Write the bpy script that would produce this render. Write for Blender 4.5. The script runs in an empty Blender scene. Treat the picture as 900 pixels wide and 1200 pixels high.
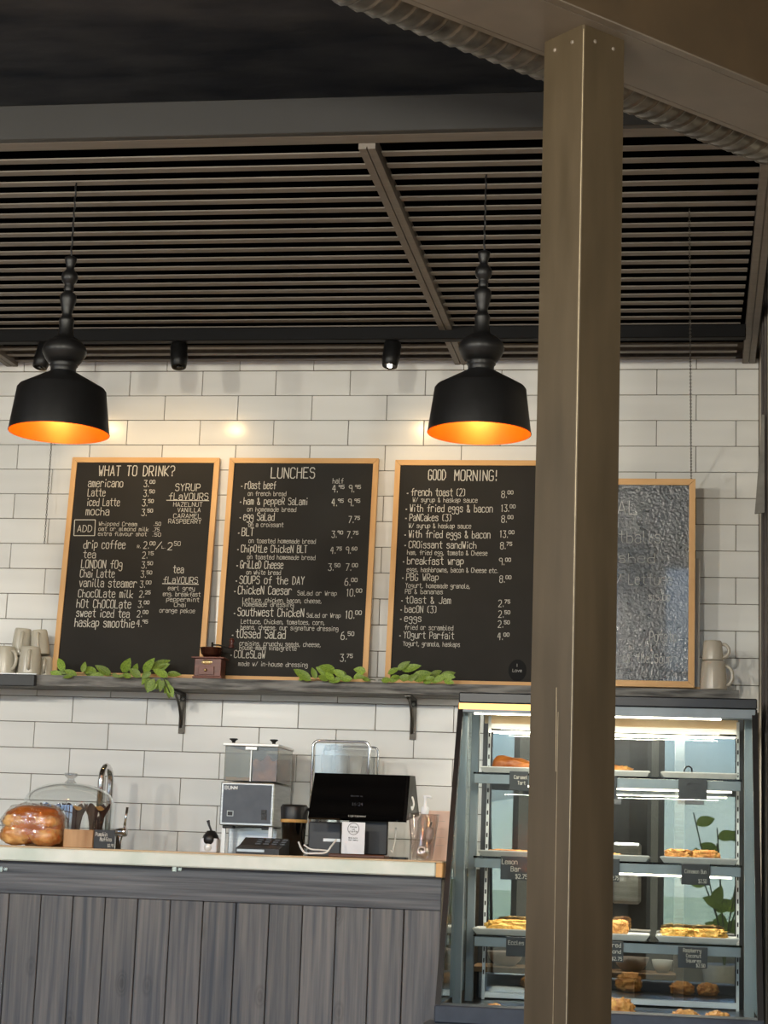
import bpy, math, random
from math import sin, cos, pi, radians
from mathutils import Vector, Matrix, noise

# ------------------------------------------------------------------ camera
CAM = Vector((2.1708, -7.0799, 1.12)); FP = 2181.9
RR = [[0.9882467800908091, 0.14860922544015123, 0.03582736041388111],
      [0.007827043664891464, 0.18487160106947745, -0.9827315139474646],
      [-0.1526664305851673, 0.9714616766667052, 0.1815355935906179]]
sc = bpy.context.scene
col = sc.collection
cd = bpy.data.cameras.new('camera'); cam = bpy.data.objects.new('camera', cd); col.objects.link(cam)
cd.sensor_fit = 'VERTICAL'; cd.sensor_height = 36.0; cd.lens = FP / 1200 * 36.0
cd.clip_start = 0.05; cd.clip_end = 300
cam.matrix_world = Matrix(((RR[0][0], -RR[1][0], -RR[2][0], CAM.x),
                           (RR[0][1], -RR[1][1], -RR[2][1], CAM.y),
                           (RR[0][2], -RR[1][2], -RR[2][2], CAM.z), (0, 0, 0, 1)))
sc.camera = cam

def ray(px, py):
    a = ((px - 450) / FP, (py - 600) / FP, 1.0)
    return Vector([sum(RR[k][i] * a[k] for k in range(3)) for i in range(3)])
def at(px, py, Y):
    d = ray(px, py); return CAM + d * ((Y - CAM.y) / d.y)
def onplane(px, py, p0, n):
    d = ray(px, py); return CAM + d * ((p0 - CAM).dot(n) / d.dot(n))

# ------------------------------------------------------------------ world, light, exposure
vs = sc.view_settings
vs.view_transform = 'Standard'; vs.look = 'None'; vs.gamma = 1.0; vs.use_curve_mapping = False
vs.exposure = 0.85
w = bpy.data.worlds.new('daylight'); sc.world = w; w.use_nodes = True
nt = w.node_tree; bg = nt.nodes['Background']
sky = nt.nodes.new('ShaderNodeTexSky')
try: sky.sky_type = 'NISHITA'
except Exception: pass
sky.sun_disc = False; sky.sun_elevation = radians(42); sky.sun_rotation = radians(110)
sky.air_density = 1.2; sky.dust_density = 3.5
wb_ = nt.nodes.new('ShaderNodeMix'); wb_.data_type = 'RGBA'; wb_.blend_type = 'MULTIPLY'; wb_.inputs[0].default_value = 1
wb_.inputs[7].default_value = (.76, .92, 1.36, 1)          # the camera is balanced for the warm lamps indoors
nt.links.new(sky.outputs[0], wb_.inputs[6]); nt.links.new(wb_.outputs[2], bg.inputs[0]); bg.inputs[1].default_value = 0.35
sd = bpy.data.lights.new('sun', 'SUN'); sd.energy = 1.7; sd.angle = 0.01; sd.color = (0.80, 0.90, 1.0)
so = bpy.data.objects.new('sun', sd); col.objects.link(so)
so.rotation_euler = Vector((-0.80, -0.14, 0.58)).to_track_quat('Z', 'Y').to_euler()      # from the left, raking the street and the floor by the side windows

WINDOWS = [(-3.4, -2.1), (-1.9, -0.6), (-0.4, 0.9), (1.02, 2.02), (2.08, 3.1), (3.3, 4.6)]
def portal(name, loc, rot, sx, sy):
    l = bpy.data.lights.new(name, 'AREA'); l.shape = 'RECTANGLE'; l.size = sx; l.size_y = sy; l.energy = 1
    l.cycles.is_portal = True
    o = bpy.data.objects.new(name, l); o.location = loc; o.rotation_euler = rot; col.objects.link(o)
for a, b in WINDOWS:
    portal('window_portal', ((a + b) / 2, -9.62, 1.9), (radians(90), 0, 0), b - a, 2.8)
for a, b in ((-9.0, -6.6), (-6.2, -3.8)):
    portal('window_portal', (-4.12, (a + b) / 2, 1.9), (radians(90), 0, radians(-90)), b - a, 2.8)
def area(name, loc, rot, sx, sy, e, c):
    l = bpy.data.lights.new(name, 'AREA'); l.shape = 'RECTANGLE'; l.size = sx; l.size_y = sy; l.energy = e; l.color = c
    o = bpy.data.objects.new(name, l); o.location = loc; o.rotation_euler = rot; col.objects.link(o); return o

ADDED_GLOBES = [(-3.1, -5.3), (-0.6, -5.3), (1.2, -5.3), (3.2, -5.3)]      # warm globe lamps added out of view to light upper wall and slats
ADDED_GLOBE_W = 110
for gx_, gy0 in ADDED_GLOBES:
    l = bpy.data.lights.new('added_globe_light', 'POINT'); l.energy = ADDED_GLOBE_W if gx_ < 3 else ADDED_GLOBE_W * .62; l.color = (1, .90, .76); l.shadow_soft_size = .09
    o = bpy.data.objects.new('added_globe_light', l); o.location = (gx_, gy0, 2.6); col.objects.link(o)

# ------------------------------------------------------------------ materials
def s2l(v):
    v /= 255.0
    return v / 12.92 if v <= 0.04045 else ((v + 0.055) / 1.055) ** 2.4
def C(r, g, b): return (s2l(r), s2l(g), s2l(b), 1.0)
MATS = {}
def mat(name, c1, c2=None, scale=(1, 1, 1), nscale=5.0, rough=0.5, metal=0.0, bump=0.0, bscale=None, detail=4,
        emit=None, estr=0.0, objrand=0.0, spec=0.5, coat=0.0, wave=None, roughvar=0.0, knots=None, ramp=(0.3, 0.7)):
    m = bpy.data.materials.new(name); m.use_nodes = True
    t = m.node_tree; N = t.nodes; L = t.links; p = N['Principled BSDF']
    p.inputs['Roughness'].default_value = rough; p.inputs['Metallic'].default_value = metal
    p.inputs['Specular IOR Level'].default_value = spec; p.inputs['Coat Weight'].default_value = coat
    p.inputs['Base Color'].default_value = c1
    tc = N.new('ShaderNodeTexCoord'); mp = N.new('ShaderNodeMapping'); mp.inputs['Scale'].default_value = scale
    oi = N.new('ShaderNodeObjectInfo'); ad = N.new('ShaderNodeVectorMath'); ad.operation = 'ADD'
    ml = N.new('ShaderNodeMath'); ml.operation = 'MULTIPLY'; ml.inputs[1].default_value = 37.0
    L.new(oi.outputs['Random'], ml.inputs[0]); L.new(tc.outputs['Object'], mp.inputs[0])
    L.new(mp.outputs[0], ad.inputs[0]); L.new(ml.outputs[0], ad.inputs[1])
    no = N.new('ShaderNodeTexNoise'); no.inputs['Scale'].default_value = nscale; no.inputs['Detail'].default_value = detail
    L.new(ad.outputs[0], no.inputs['Vector']); fac = no.outputs['Fac']
    if wave:
        wv = N.new('ShaderNodeTexWave'); wv.inputs['Scale'].default_value = wave[0]; wv.inputs['Distortion'].default_value = wave[1]
        wv.inputs['Detail'].default_value = 3; wv.inputs['Detail Scale'].default_value = wave[2]; wv.bands_direction = wave[3]
        L.new(ad.outputs[0], wv.inputs['Vector'])
        mx = N.new('ShaderNodeMath'); mx.operation = 'MULTIPLY_ADD'; mx.inputs[1].default_value = 0.5
        hm = N.new('ShaderNodeMath'); hm.operation = 'MULTIPLY'; hm.inputs[1].default_value = 0.5
        L.new(fac, hm.inputs[0]); L.new(wv.outputs['Fac'], mx.inputs[0]); L.new(hm.outputs[0], mx.inputs[2]); fac = mx.outputs[0]
    if c2 is not None:
        cr = N.new('ShaderNodeValToRGB'); cr.color_ramp.elements[0].color = c1; cr.color_ramp.elements[1].color = c2
        cr.color_ramp.elements[0].position = ramp[0]; cr.color_ramp.elements[1].position = ramp[1]
        L.new(fac, cr.inputs[0]); out = cr.outputs[0]
        if objrand:
            hs = N.new('ShaderNodeHueSaturation'); mr = N.new('ShaderNodeMapRange')
            mr.inputs['To Min'].default_value = 1 - objrand; mr.inputs['To Max'].default_value = 1 + objrand
            L.new(oi.outputs['Random'], mr.inputs[0]); L.new(mr.outputs[0], hs.inputs['Value']); L.new(out, hs.inputs['Color']); out = hs.outputs[0]
        L.new(out, p.inputs['Base Color'])
    if roughvar:
        mr = N.new('ShaderNodeMapRange'); mr.inputs['To Min'].default_value = rough - roughvar; mr.inputs['To Max'].default_value = rough + roughvar
        L.new(fac, mr.inputs[0]); L.new(mr.outputs[0], p.inputs['Roughness'])
    if knots:
        mk = N.new('ShaderNodeMapping'); mk.inputs['Scale'].default_value = knots; L.new(tc.outputs['Object'], mk.inputs[0])
        ak = N.new('ShaderNodeVectorMath'); ak.operation = 'ADD'; L.new(mk.outputs[0], ak.inputs[0]); L.new(ml.outputs[0], ak.inputs[1])
        vo = N.new('ShaderNodeTexVoronoi'); vo.inputs['Scale'].default_value = 1.0; L.new(ak.outputs[0], vo.inputs['Vector'])
        rk = N.new('ShaderNodeValToRGB'); e0 = rk.color_ramp.elements; e0[0].position = .05; e0[0].color = (.55, .55, .58, 1); e0[1].position = .16; e0[1].color = (1, 1, 1, 1)
        for ps, v_ in ((.075, .85), (.09, .6), (.11, .92), (.125, .75)): en = e0.new(ps); en.color = (v_, v_, v_, 1)
        L.new(vo.outputs['Distance'], rk.inputs[0]); mm = N.new('ShaderNodeMix'); mm.data_type = 'RGBA'; mm.blend_type = 'MULTIPLY'; mm.inputs[0].default_value = .9
        L.new(out, mm.inputs[6]); L.new(rk.outputs[0], mm.inputs[7]); L.new(mm.outputs[2], p.inputs['Base Color'])
    if bump:
        bp = N.new('ShaderNodeBump'); bp.inputs['Strength'].default_value = bump; bp.inputs['Distance'].default_value = 0.01
        if bscale:
            n2 = N.new('ShaderNodeTexNoise'); n2.inputs['Scale'].default_value = bscale; n2.inputs['Detail'].default_value = 2
            L.new(ad.outputs[0], n2.inputs['Vector']); L.new(n2.outputs['Fac'], bp.inputs['Height'])
        else: L.new(fac, bp.inputs['Height'])
        L.new(bp.outputs[0], p.inputs['Normal'])
    if emit: p.inputs['Emission Color'].default_value = emit; p.inputs['Emission Strength'].default_value = estr
    MATS[name] = m
    return m
def glass(name, tint=(1, 1, 1, 1), ior=1.45, rough=0.0, extra=0.0, bump=0.0):
    m = bpy.data.materials.new(name); m.use_nodes = True; t = m.node_tree; N = t.nodes; L = t.links
    N.remove(N['Principled BSDF']); out = N['Material Output']
    tr = N.new('ShaderNodeBsdfTransparent'); tr.inputs[0].default_value = tint
    gl = N.new('ShaderNodeBsdfGlossy'); gl.inputs['Roughness'].default_value = rough; gl.inputs[0].default_value = (.95, .97, .97, 1)
    lw = N.new('ShaderNodeLayerWeight'); lw.inputs['Blend'].default_value = .5
    pw_ = N.new('ShaderNodeMath'); pw_.operation = 'POWER'; pw_.inputs[1].default_value = 4.0
    mx = N.new('ShaderNodeMixShader'); ad = N.new('ShaderNodeMath'); ad.operation = 'MULTIPLY_ADD'; ad.use_clamp = True
    ad.inputs[1].default_value = .85; ad.inputs[2].default_value = ((ior - 1) / (ior + 1)) ** 2 + extra
    L.new(lw.outputs['Facing'], pw_.inputs[0]); L.new(pw_.outputs[0], ad.inputs[0]); L.new(ad.outputs[0], mx.inputs[0])
    L.new(tr.outputs[0], mx.inputs[1]); L.new(gl.outputs[0], mx.inputs[2]); L.new(mx.outputs[0], out.inputs[0])
    if bump:
        tc = N.new('ShaderNodeTexCoord'); no = N.new('ShaderNodeTexNoise'); no.inputs['Scale'].default_value = 40; b = N.new('ShaderNodeBump')
        b.inputs['Strength'].default_value = bump; b.inputs['Distance'].default_value = .01
        L.new(tc.outputs['Object'], no.inputs['Vector']); L.new(no.outputs['Fac'], b.inputs['Height'])
        L.new(b.outputs[0], gl.inputs['Normal']); L.new(b.outputs[0], lw.inputs['Normal'])
    return m

M_tile = mat('glazed_tile', C(222, 222, 219), C(230, 230, 227), scale=(1.2, 1, 9), nscale=1.5, rough=0.2, bump=0.10, objrand=0.035, detail=1)
M_grout = mat('dark_grout', C(96, 88, 78), C(112, 102, 90), nscale=40, rough=0.9)
M_ceil = mat('black_painted_board', C(52, 54, 60), C(90, 88, 88), scale=(1, 2.2, 1), nscale=3.5, rough=0.6, bump=0.5, detail=10)
M_slat = mat('taupe_slat_paint', C(105, 98, 90), C(118, 110, 101), scale=(2, 20, 20), nscale=3, rough=0.55)
M_glint_wear = mat('edge_highlight_worn_steel', C(150, 136, 110), C(176, 160, 132), nscale=40, rough=0.45, metal=.3)  # painted highlight on the post corner, bare steel in the scratches
M_web = mat('dark_brown_beam_paint', C(58, 46, 30), C(68, 54, 36), nscale=9, rough=0.5, detail=6)
M_rail2 = mat('black_track', C(10, 10, 12), rough=.65, spec=.2)
M_void = mat('black_backing', C(7, 7, 8), rough=1.0, spec=0.0)
M_batten = mat('dark_batten_side', C(18, 18, 19), rough=0.7)
M_fascia = mat('fascia_paint', C(34, 33, 32), C(40, 39, 38), nscale=3, rough=0.5)
M_beam = mat('bronze_painted_steel', C(94, 86, 76), C(108, 99, 88), scale=(1, 1, 1), nscale=7, rough=0.33, detail=6, roughvar=.06, bump=.06)
M_post = mat('bronze_post_steel', C(66, 56, 40), C(82, 70, 52), scale=(3, 3, .5), nscale=5, rough=0.38, detail=6, roughvar=.08, metal=.35)
M_duct = mat('galvanised_duct', C(84, 82, 78), C(124, 122, 116), nscale=18, rough=0.3, metal=.8)
M_black = mat('matt_black', C(15, 15, 16), C(19, 19, 20), nscale=30, rough=0.4, spec=.35)
M_blackg = mat('gloss_black', C(6, 6, 7), rough=0.08)
M_blackp = mat('black_plastic', C(22, 22, 24), C(28, 28, 30), nscale=60, rough=0.4)
M_gold = mat('gold_leaf_interior', C(160, 78, 4), C(150, 70, 3), nscale=14, rough=0.36, metal=.4)
M_bulb = mat('warm_bulb', (1, .7, .3, 1), emit=(1, .55, .2, 1), estr=8)
M_led = mat('led_strip', (1, .9, .75, 1), emit=(1, .86, .66, 1), estr=9)
M_amber = mat('amber_reflection_glow', C(235, 170, 90), emit=(1, .55, .18, 1), estr=.9)
M_tip = mat('spot_lens', (1, 1, 1, 1), emit=(1, .9, .75, 1), estr=14)
M_chalk = mat('chalkboard_black', C(38, 36, 34), C(47, 45, 42), nscale=3, rough=0.8, detail=6, spec=.3)
M_chalkgl = mat('glossy_bumpy_chalkboard', C(52, 57, 62), C(64, 69, 74), nscale=20, rough=0.2, bump=0.4, bscale=100, spec=1.0, coat=1.0)
M_white = mat('chalk_marker', C(206, 203, 194), rough=0.8)
M_grey = mat('faded_chalk', C(176, 176, 172), rough=0.9)
M_pine = mat('pine_frame', C(208, 158, 98), C(224, 178, 120), scale=(8, 8, 1), nscale=4, rough=0.5, detail=5)
M_pineh = mat('pine_frame_rail', C(208, 158, 98), C(224, 178, 120), scale=(1, 8, 8), nscale=4, rough=0.5, detail=5)
M_shelf = mat('weathered_shelf_wood', C(66, 66, 66), C(132, 131, 128), scale=(2, 18, 18), nscale=3.2, rough=0.75, bump=.8, detail=9, ramp=(.34, .6))
M_plank = mat('grey_stained_plank', C(64, 69, 77), C(108, 106, 105), scale=(34, 34, 1.1), nscale=2.0, rough=0.55, bump=.2, detail=10, objrand=.13, ramp=(.32, .66), knots=(6.5, 6.5, 3.2))
M_rail = mat('grey_stained_rail', C(50, 55, 63), C(106, 108, 112), scale=(1.0, 34, 34), nscale=2.0, rough=0.55, bump=.3, detail=9, ramp=(.3, .7))
M_slab = mat('pale_counter_edge', C(196, 208, 198), C(228, 232, 224), scale=(1, 1, 1), nscale=7, rough=0.25, detail=6)
M_tan = mat('tan_counter_top', C(186, 158, 122), C(208, 186, 154), nscale=9, rough=0.35)
M_chrome = mat('chrome', C(228, 228, 228), rough=0.14, metal=1)
M_steel = mat('brushed_steel', C(168, 170, 170), C(196, 197, 196), scale=(1, 1, 14), nscale=9, rough=0.28, metal=.9)
M_steelw = mat('bright_trim', C(225, 228, 228), C(240, 242, 242), nscale=8, rough=0.3, metal=.2)
M_casegrey = mat('case_grey_metal', C(112, 124, 132), C(126, 138, 146), scale=(1, 1, .3), nscale=12, rough=0.42, metal=.25)
M_caseblk = mat('case_black_metal', C(22, 23, 26), C(32, 33, 36), nscale=20, rough=0.3)
M_casedk = mat('case_dark_ledge', C(48, 56, 68), C(58, 66, 78), nscale=20, rough=0.45)
M_mug = mat('cream_stoneware', C(192, 186, 170), C(204, 198, 182), nscale=12, rough=0.22, objrand=.03)
M_mug2 = mat('greige_stoneware', C(178, 170, 156), C(190, 182, 168), nscale=12, rough=0.25)
M_leaf = mat('garland_leaf', C(84, 116, 34), C(142, 166, 62), scale=(1, 1, 1), nscale=14, rough=0.5, objrand=.28)
M_stem = mat('garland_stem', C(74, 84, 44), rough=0.6)
M_walnut = mat('reddish_box_wood', C(96, 52, 42), C(124, 72, 58), scale=(1, 1, 8), nscale=9, rough=0.4)
M_walnutd = mat('dark_red_wood', C(56, 22, 18), C(78, 34, 26), nscale=9, rough=0.3)
M_copper = mat('dark_copper_bowl', C(62, 36, 28), C(84, 50, 38), nscale=9, rough=0.22, metal=.6)
M_brass = mat('brass', C(196, 168, 120), rough=0.3, metal=.8)
M_crust = mat('brown_crust', C(142, 68, 24), C(206, 124, 52), nscale=8, rough=0.3, detail=5)
M_bun = mat('bun_crust', C(176, 104, 46), C(226, 178, 112), nscale=22, rough=0.32, detail=4, ramp=(.38, .62))
M_crumb = mat('pale_dough', C(204, 150, 84), C(228, 188, 130), nscale=8, rough=0.6)
M_past = mat('golden_pastry', C(170, 96, 36), C(232, 180, 104), nscale=45, rough=0.5, bump=.8, detail=6)
M_pastd = mat('brown_pastry', C(132, 62, 22), C(206, 124, 54), nscale=22, rough=0.42, bump=.6, detail=6)
M_pasty = mat('yellow_pastry', C(206, 148, 56), C(240, 202, 116), nscale=55, rough=0.55, bump=.8, detail=6)
M_filling = mat('dark_fruit_layer', C(84, 44, 24), C(126, 78, 40), nscale=60, rough=0.4, bump=.6)
M_muffp = mat('brown_tulip_paper', C(44, 26, 22), C(66, 40, 32), nscale=22, rough=0.6)
M_muff = mat('muffin_top', C(186, 136, 70), C(218, 176, 106), nscale=30, rough=0.6, bump=.6)
M_block = mat('pale_wood_block', C(150, 112, 74), C(190, 152, 110), scale=(6, 6, 1), nscale=5, rough=0.6, detail=6)
M_tray = mat('white_tray', C(206, 208, 206), C(222, 223, 221), nscale=20, rough=0.3)
M_panel = mat('grinder_front_panel', C(72, 80, 92), C(82, 90, 102), nscale=25, rough=0.5)
M_card = mat('white_card', C(226, 230, 236), rough=0.6)
M_ink = mat('dark_ink', C(60, 62, 70), rough=0.7)
M_cable = mat('white_cable', C(226, 226, 222), rough=0.4)
M_box = mat('pink_beige_box', C(214, 184, 168), C(222, 194, 180), nscale=9, rough=0.7)
M_wtray = mat('dark_brown_tray', C(70, 40, 26), C(92, 54, 34), nscale=12, rough=0.35)
M_sign = mat('slate_price_card', C(40, 44, 50), C(50, 54, 60), nscale=18, rough=0.5)
M_wallp = mat('beige_wall_paint', C(196, 188, 172), C(204, 196, 181), nscale=5, rough=0.8)
M_trimw = mat('dark_door_trim', C(88, 78, 70), C(108, 98, 88), scale=(8, 8, 1), nscale=6, rough=0.6)
M_trimd = mat('dark_wood_trim', C(62, 57, 54), C(84, 78, 74), scale=(8, 8, 1), nscale=6, rough=0.6)
M_floor = mat('oak_floor', C(140, 116, 90), C(168, 142, 112), scale=(1, 6, 1), nscale=3, rough=0.4)
M_roomw = mat('room_paint', C(150, 146, 140), C(158, 154, 148), nscale=3, rough=0.85)
M_mull = mat('dark_window_frame', C(52, 50, 48), rough=0.5)
M_grass = mat('grass_ground', C(150, 150, 96), C(180, 172, 122), nscale=.6, rough=0.95)
M_pave = mat('concrete_pavement', C(168, 166, 160), C(184, 182, 176), nscale=2, rough=0.9)
M_hill = mat('hill_scrub', C(214, 200, 150), C(230, 216, 176), nscale=.12, rough=1)
M_cloth = mat('grey_cloth', C(120, 118, 112), C(136, 134, 128), nscale=30, rough=0.9)
M_bowlp = mat('pinkish_bowl', C(170, 156, 148), C(182, 168, 160), nscale=8, rough=0.35)
M_dark = mat('dark_appliance', C(44, 46, 50), C(60, 62, 66), nscale=5, rough=0.4)
M_shade = mat('chain_metal', C(74, 70, 64), rough=0.4, metal=.7)
G_pane = glass('clear_case_glass', (.95, .98, .97, 1), 1.15)
G_back = glass('mirrored_back_glass', (.92, .93, .92, 1), 1.45, extra=.17)
G_dome = glass('dome_glass', (.96, .98, .98, 1), 1.45, extra=.08)
G_bag = glass('plastic_bag', (.97, .96, .95, 1), 1.4, rough=.1, extra=.09, bump=1.0)
G_cup = glass('plastic_cup', (.96, .93, .92, 1), 1.4, rough=.08, extra=.05)
G_hop = glass('smoky_hopper', (.5, .48, .40, 1), 1.45, rough=.2, extra=.07)
G_acr = glass('acrylic', (.92, .93, .93, 1), 1.5, rough=.05, extra=.2)
G_win = glass('window_glass', (.97, .99, .98, 1), 1.3)

# ------------------------------------------------------------------ mesh builder
def worldloc(o):
    v = Vector((0, 0, 0))
    while o is not None: v += o.location; o = o.parent
    return v
class MB:
    def __init__(s): s.v = []; s.f = []; s.sm = []
    def add(s, vs_, fs, smooth=False):
        b = len(s.v); s.v += [Vector(p) for p in vs_]; s.f += [tuple(i + b for i in f) for f in fs]; s.sm += [smooth] * len(fs); return s
    def box(s, lo, hi, M=None, bev=0.0):
        x0, y0, z0 = lo; x1, y1, z1 = hi
        if bev > 0:
            b = min(bev, (x1 - x0) * .45, (y1 - y0) * .45, (z1 - z0) * .45)
            pts = []; 
            for (x, sx) in ((x0, 1), (x1, -1)):
                for (y, sy) in ((y0, 1), (y1, -1)):
                    for (z, sz) in ((z0, 1), (z1, -1)):
                        pts += [(x, y + sy * b, z + sz * b), (x + sx * b, y, z + sz * b), (x + sx * b, y + sy * b, z)]
            def I(a, bb, c, k): return (a * 4 + bb * 2 + c) * 3 + k
            f = [(I(0,0,0,0), I(0,0,1,0), I(0,1,1,0), I(0,1,0,0)), (I(1,0,0,0), I(1,1,0,0), I(1,1,1,0), I(1,0,1,0)),
                 (I(0,0,0,1), I(1,0,0,1), I(1,0,1,1), I(0,0,1,1)), (I(0,1,0,1), I(0,1,1,1), I(1,1,1,1), I(1,1,0,1)),
                 (I(0,0,0,2), I(0,1,0,2), I(1,1,0,2), I(1,0,0,2)), (I(0,0,1,2), I(1,0,1,2), I(1,1,1,2), I(0,1,1,2))]
            for a in (0, 1):
                for c in (0, 1):
                    f.append((I(a,0,c,0), I(a,1,c,0), I(a,1,c,2), I(a,0,c,2)))
                    f.append((I(0,a,c,1), I(1,a,c,1), I(1,a,c,2), I(0,a,c,2)))
                    f.append((I(a,c,0,0), I(a,c,1,0), I(a,c,1,1), I(a,c,0,1)))
            for a in (0, 1):
                for bb in (0, 1):
                    for c in (0, 1): f.append((I(a,bb,c,0), I(a,bb,c,1), I(a,bb,c,2)))
        else:
            pts = [(x, y, z) for x in (x0, x1) for y in (y0, y1) for z in (z0, z1)]
            f = [(0, 1, 3, 2), (4, 6, 7, 5), (0, 4, 5, 1), (2, 3, 7, 6), (0, 2, 6, 4), (1, 5, 7, 3)]
        if M is not None: pts = [M @ Vector(p) for p in pts]
        return s.add(pts, f)
    def quadprism(s, pts, d):
        """closed prism: polygon pts extruded by vector d"""
        n = len(pts); d = Vector(d); a = [Vector(p) for p in pts]; b = [p + d for p in a]
        f = [tuple(range(n))[::-1], tuple(range(n, 2 * n))] + [(i, (i + 1) % n, n + (i + 1) % n, n + i) for i in range(n)]
        return s.add(a + b, f)
    def lathe(s, prof, c=(0, 0, 0), n=32, M=None, smooth=True, ripple=None):
        c = Vector(c); vs_ = []
        for k, (r, z) in enumerate(prof):
            for i in range(n):
                a = 2 * pi * i / n; rr = r * (1 + (ripple(a, k) if ripple else 0))
                p = Vector((rr * cos(a), rr * sin(a), z))
                vs_.append((M @ p if M is not None else p) + c)
        f = []
        for k in range(len(prof) - 1):
            for i in range(n):
                j = (i + 1) % n; f.append((k * n + i, k * n + j, (k + 1) * n + j, (k + 1) * n + i))
        return s.add(vs_, f, smooth)
    def tube(s, pts, r, n=10, closed=False, smooth=True):
        pts = [Vector(p) for p in pts]; m = len(pts); rs = r if isinstance(r, (list, tuple)) else [r] * m
        vs_ = []; up = None
        for i, p in enumerate(pts):
            if closed: t = (pts[(i + 1) % m] - pts[i - 1])
            else: t = pts[min(i + 1, m - 1)] - pts[max(i - 1, 0)]
            t.normalize()
            if up is None:
                up = Vector((0, 0, 1)) if abs(t.z) < .9 else Vector((1, 0, 0))
            u = t.cross(up); u.normalize(); v = u.cross(t); v.normalize(); up = v
            for k in range(n):
                a = 2 * pi * k / n; vs_.append(p + (u * cos(a) + v * sin(a)) * rs[i])
        f = []
        for i in range(m if closed else m - 1):
            j = (i + 1) % m
            for k in range(n):
                l = (k + 1) % n; f.append((i * n + k, i * n + l, j * n + l, j * n + k))
        if not closed: f += [tuple(range(n))[::-1], tuple(range((m - 1) * n, m * n))]
        return s.add(vs_, f, smooth)
    def lump(s, c, size, seed=0, amp=.18, fr=2.2, nu=24, nv=14, sq=1.0, flat=True, fine=0.0):
        c = Vector(c); vs_ = []
        for j in range(nv + 1):
            th = pi * j / nv
            for i in range(nu):
                a = 2 * pi * i / nu
                d = Vector((sin(th) * cos(a), sin(th) * sin(a), cos(th)))
                e = Vector([math.copysign(abs(q) ** sq, q) for q in d])
                k = 1 + amp * noise.noise(d * fr + Vector((seed * 7.3, seed * 1.7, seed))) + amp * .5 * noise.noise(d * fr * 2.7 + Vector((seed, 3, 1))) + fine * noise.noise(d * 14 + Vector((seed, 9, 4)))
                z = e.z * size[2] * k
                if flat: z = max(z, -size[2] * .75)
                vs_.append(c + Vector((e.x * size[0] * k, e.y * size[1] * k, z)))
        f = [(j * nu + i, (j + 1) * nu + i, (j + 1) * nu + (i + 1) % nu, j * nu + (i + 1) % nu) for j in range(nv) for i in range(nu)]
        return s.add(vs_, f, True)
    def build(s, name, m, parent=None, mats=None):
        off = worldloc(parent) if parent is not None else Vector((0, 0, 0))
        me = bpy.data.meshes.new(name); me.from_pydata([p - off for p in s.v], [], s.f); me.update()
        if any(s.sm): me.polygons.foreach_set('use_smooth', s.sm)
        me.materials.append(m)
        import bmesh
        bm = bmesh.new(); bm.from_mesh(me); bmesh.ops.recalc_face_normals(bm, faces=bm.faces); bm.to_mesh(me); bm.free()
        o = bpy.data.objects.new(name, me); col.objects.link(o)
        if parent is not None: o.parent = parent
        return o
def tag(o, label=None, cat=None, group=None, kind=None):
    if label: o['label'] = label
    if cat: o['category'] = cat
    if group: o['group'] = group
    if kind: o['kind'] = kind
    return o
def thing(name, label, cat, loc, group=None):
    o = bpy.data.objects.new(name, None); o.empty_display_size = .05; o.location = Vector(loc); col.objects.link(o)
    return tag(o, label, cat, group)
def solo(mb, name, m, label, cat, group=None, base=None):
    """one-mesh top-level thing with its origin at its base"""
    xs = [p.x for p in mb.v]; ys = [p.y for p in mb.v]; zs = [p.z for p in mb.v]
    b = Vector(base) if base else Vector(((min(xs) + max(xs)) / 2, (min(ys) + max(ys)) / 2, min(zs)))
    mb.v = [p - b for p in mb.v]; o = mb.build(name, m); o.location = b
    return tag(o, label, cat, group)
def struct(name, mb, m, parent=None):
    o = mb.build(name, m, parent)
    if parent is None: o['kind'] = 'structure'
    return o
def copy_tree(o, dv, parent=None):
    c = o.copy(); col.objects.link(c)
    if parent is None: c.location = o.location + Vector(dv)
    else: c.parent = parent
    for ch in list(o.children): copy_tree(ch, dv, c)
    return c
def B(lo, hi, bev=0.0, M=None): return MB().box(lo, hi, M, bev)

# ------------------------------------------------------------------ stroke lettering
GL = dict(zip('abcdefghijklmnopqrstuvwxyz', [
 "06 17 37 46 42;45 15 04 03 12 32 43", "09 02 32 43 45 36 06", "46 37 17 06 03 12 32 43", "49 42 12 03 05 16 46", "05 45 46 37 17 06 03 12 32 43",
 "49 39 28 22;06 46", "46 37 17 06 05 14 44;46 41 30 10 01", "09 02;05 16 36 45 42", "26 22;28 29", "26 21 10;28 29", "09 02;46 04 42",
 "19 13 22 32", "07 02;06 17 26 22;26 37 46 42", "07 02;06 17 37 46 42", "17 37 46 43 32 12 03 06 17", "07 00;06 17 37 46 44 33 03", "46 37 17 06 04 13 43;47 40",
 "07 02;05 17 37 46", "46 37 17 06 15 35 43 32 12 03", "29 23 32 42;07 47", "07 03 12 32 43;47 42", "07 22 47", "07 12 25 32 47", "07 42;47 02",
 "07 04 13 43;47 41 30 10", "07 47 02 42"]))
GL.update(dict(zip('ABCDEFGHIJKLMNOPQRSTUVWXYZ', [
 "02 29 42;14 34", "02 09 39 48 47 36 06;36 45 43 32 02", "48 39 19 08 03 12 32 43", "02 09 29 47 44 22 02", "49 09 02 42;06 36", "49 09 02;06 36",
 "48 39 19 08 03 12 32 43 45 25", "09 02;49 42;06 46", "29 22", "49 43 32 12 03", "09 02;49 05 42", "09 02 42", "02 09 25 49 42", "02 09 42 49",
 "19 39 48 43 32 12 03 08 19", "02 09 39 48 46 35 05", "19 39 48 43 32 12 03 08 19;24 42", "02 09 39 48 46 35 05;25 42", "48 39 19 08 07 16 36 45 43 32 12 03",
 "09 49;29 22", "09 03 12 32 43 49", "09 22 49", "09 12 26 32 49", "09 42;49 02", "09 26 49;26 22", "09 49 02 42"])))
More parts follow.
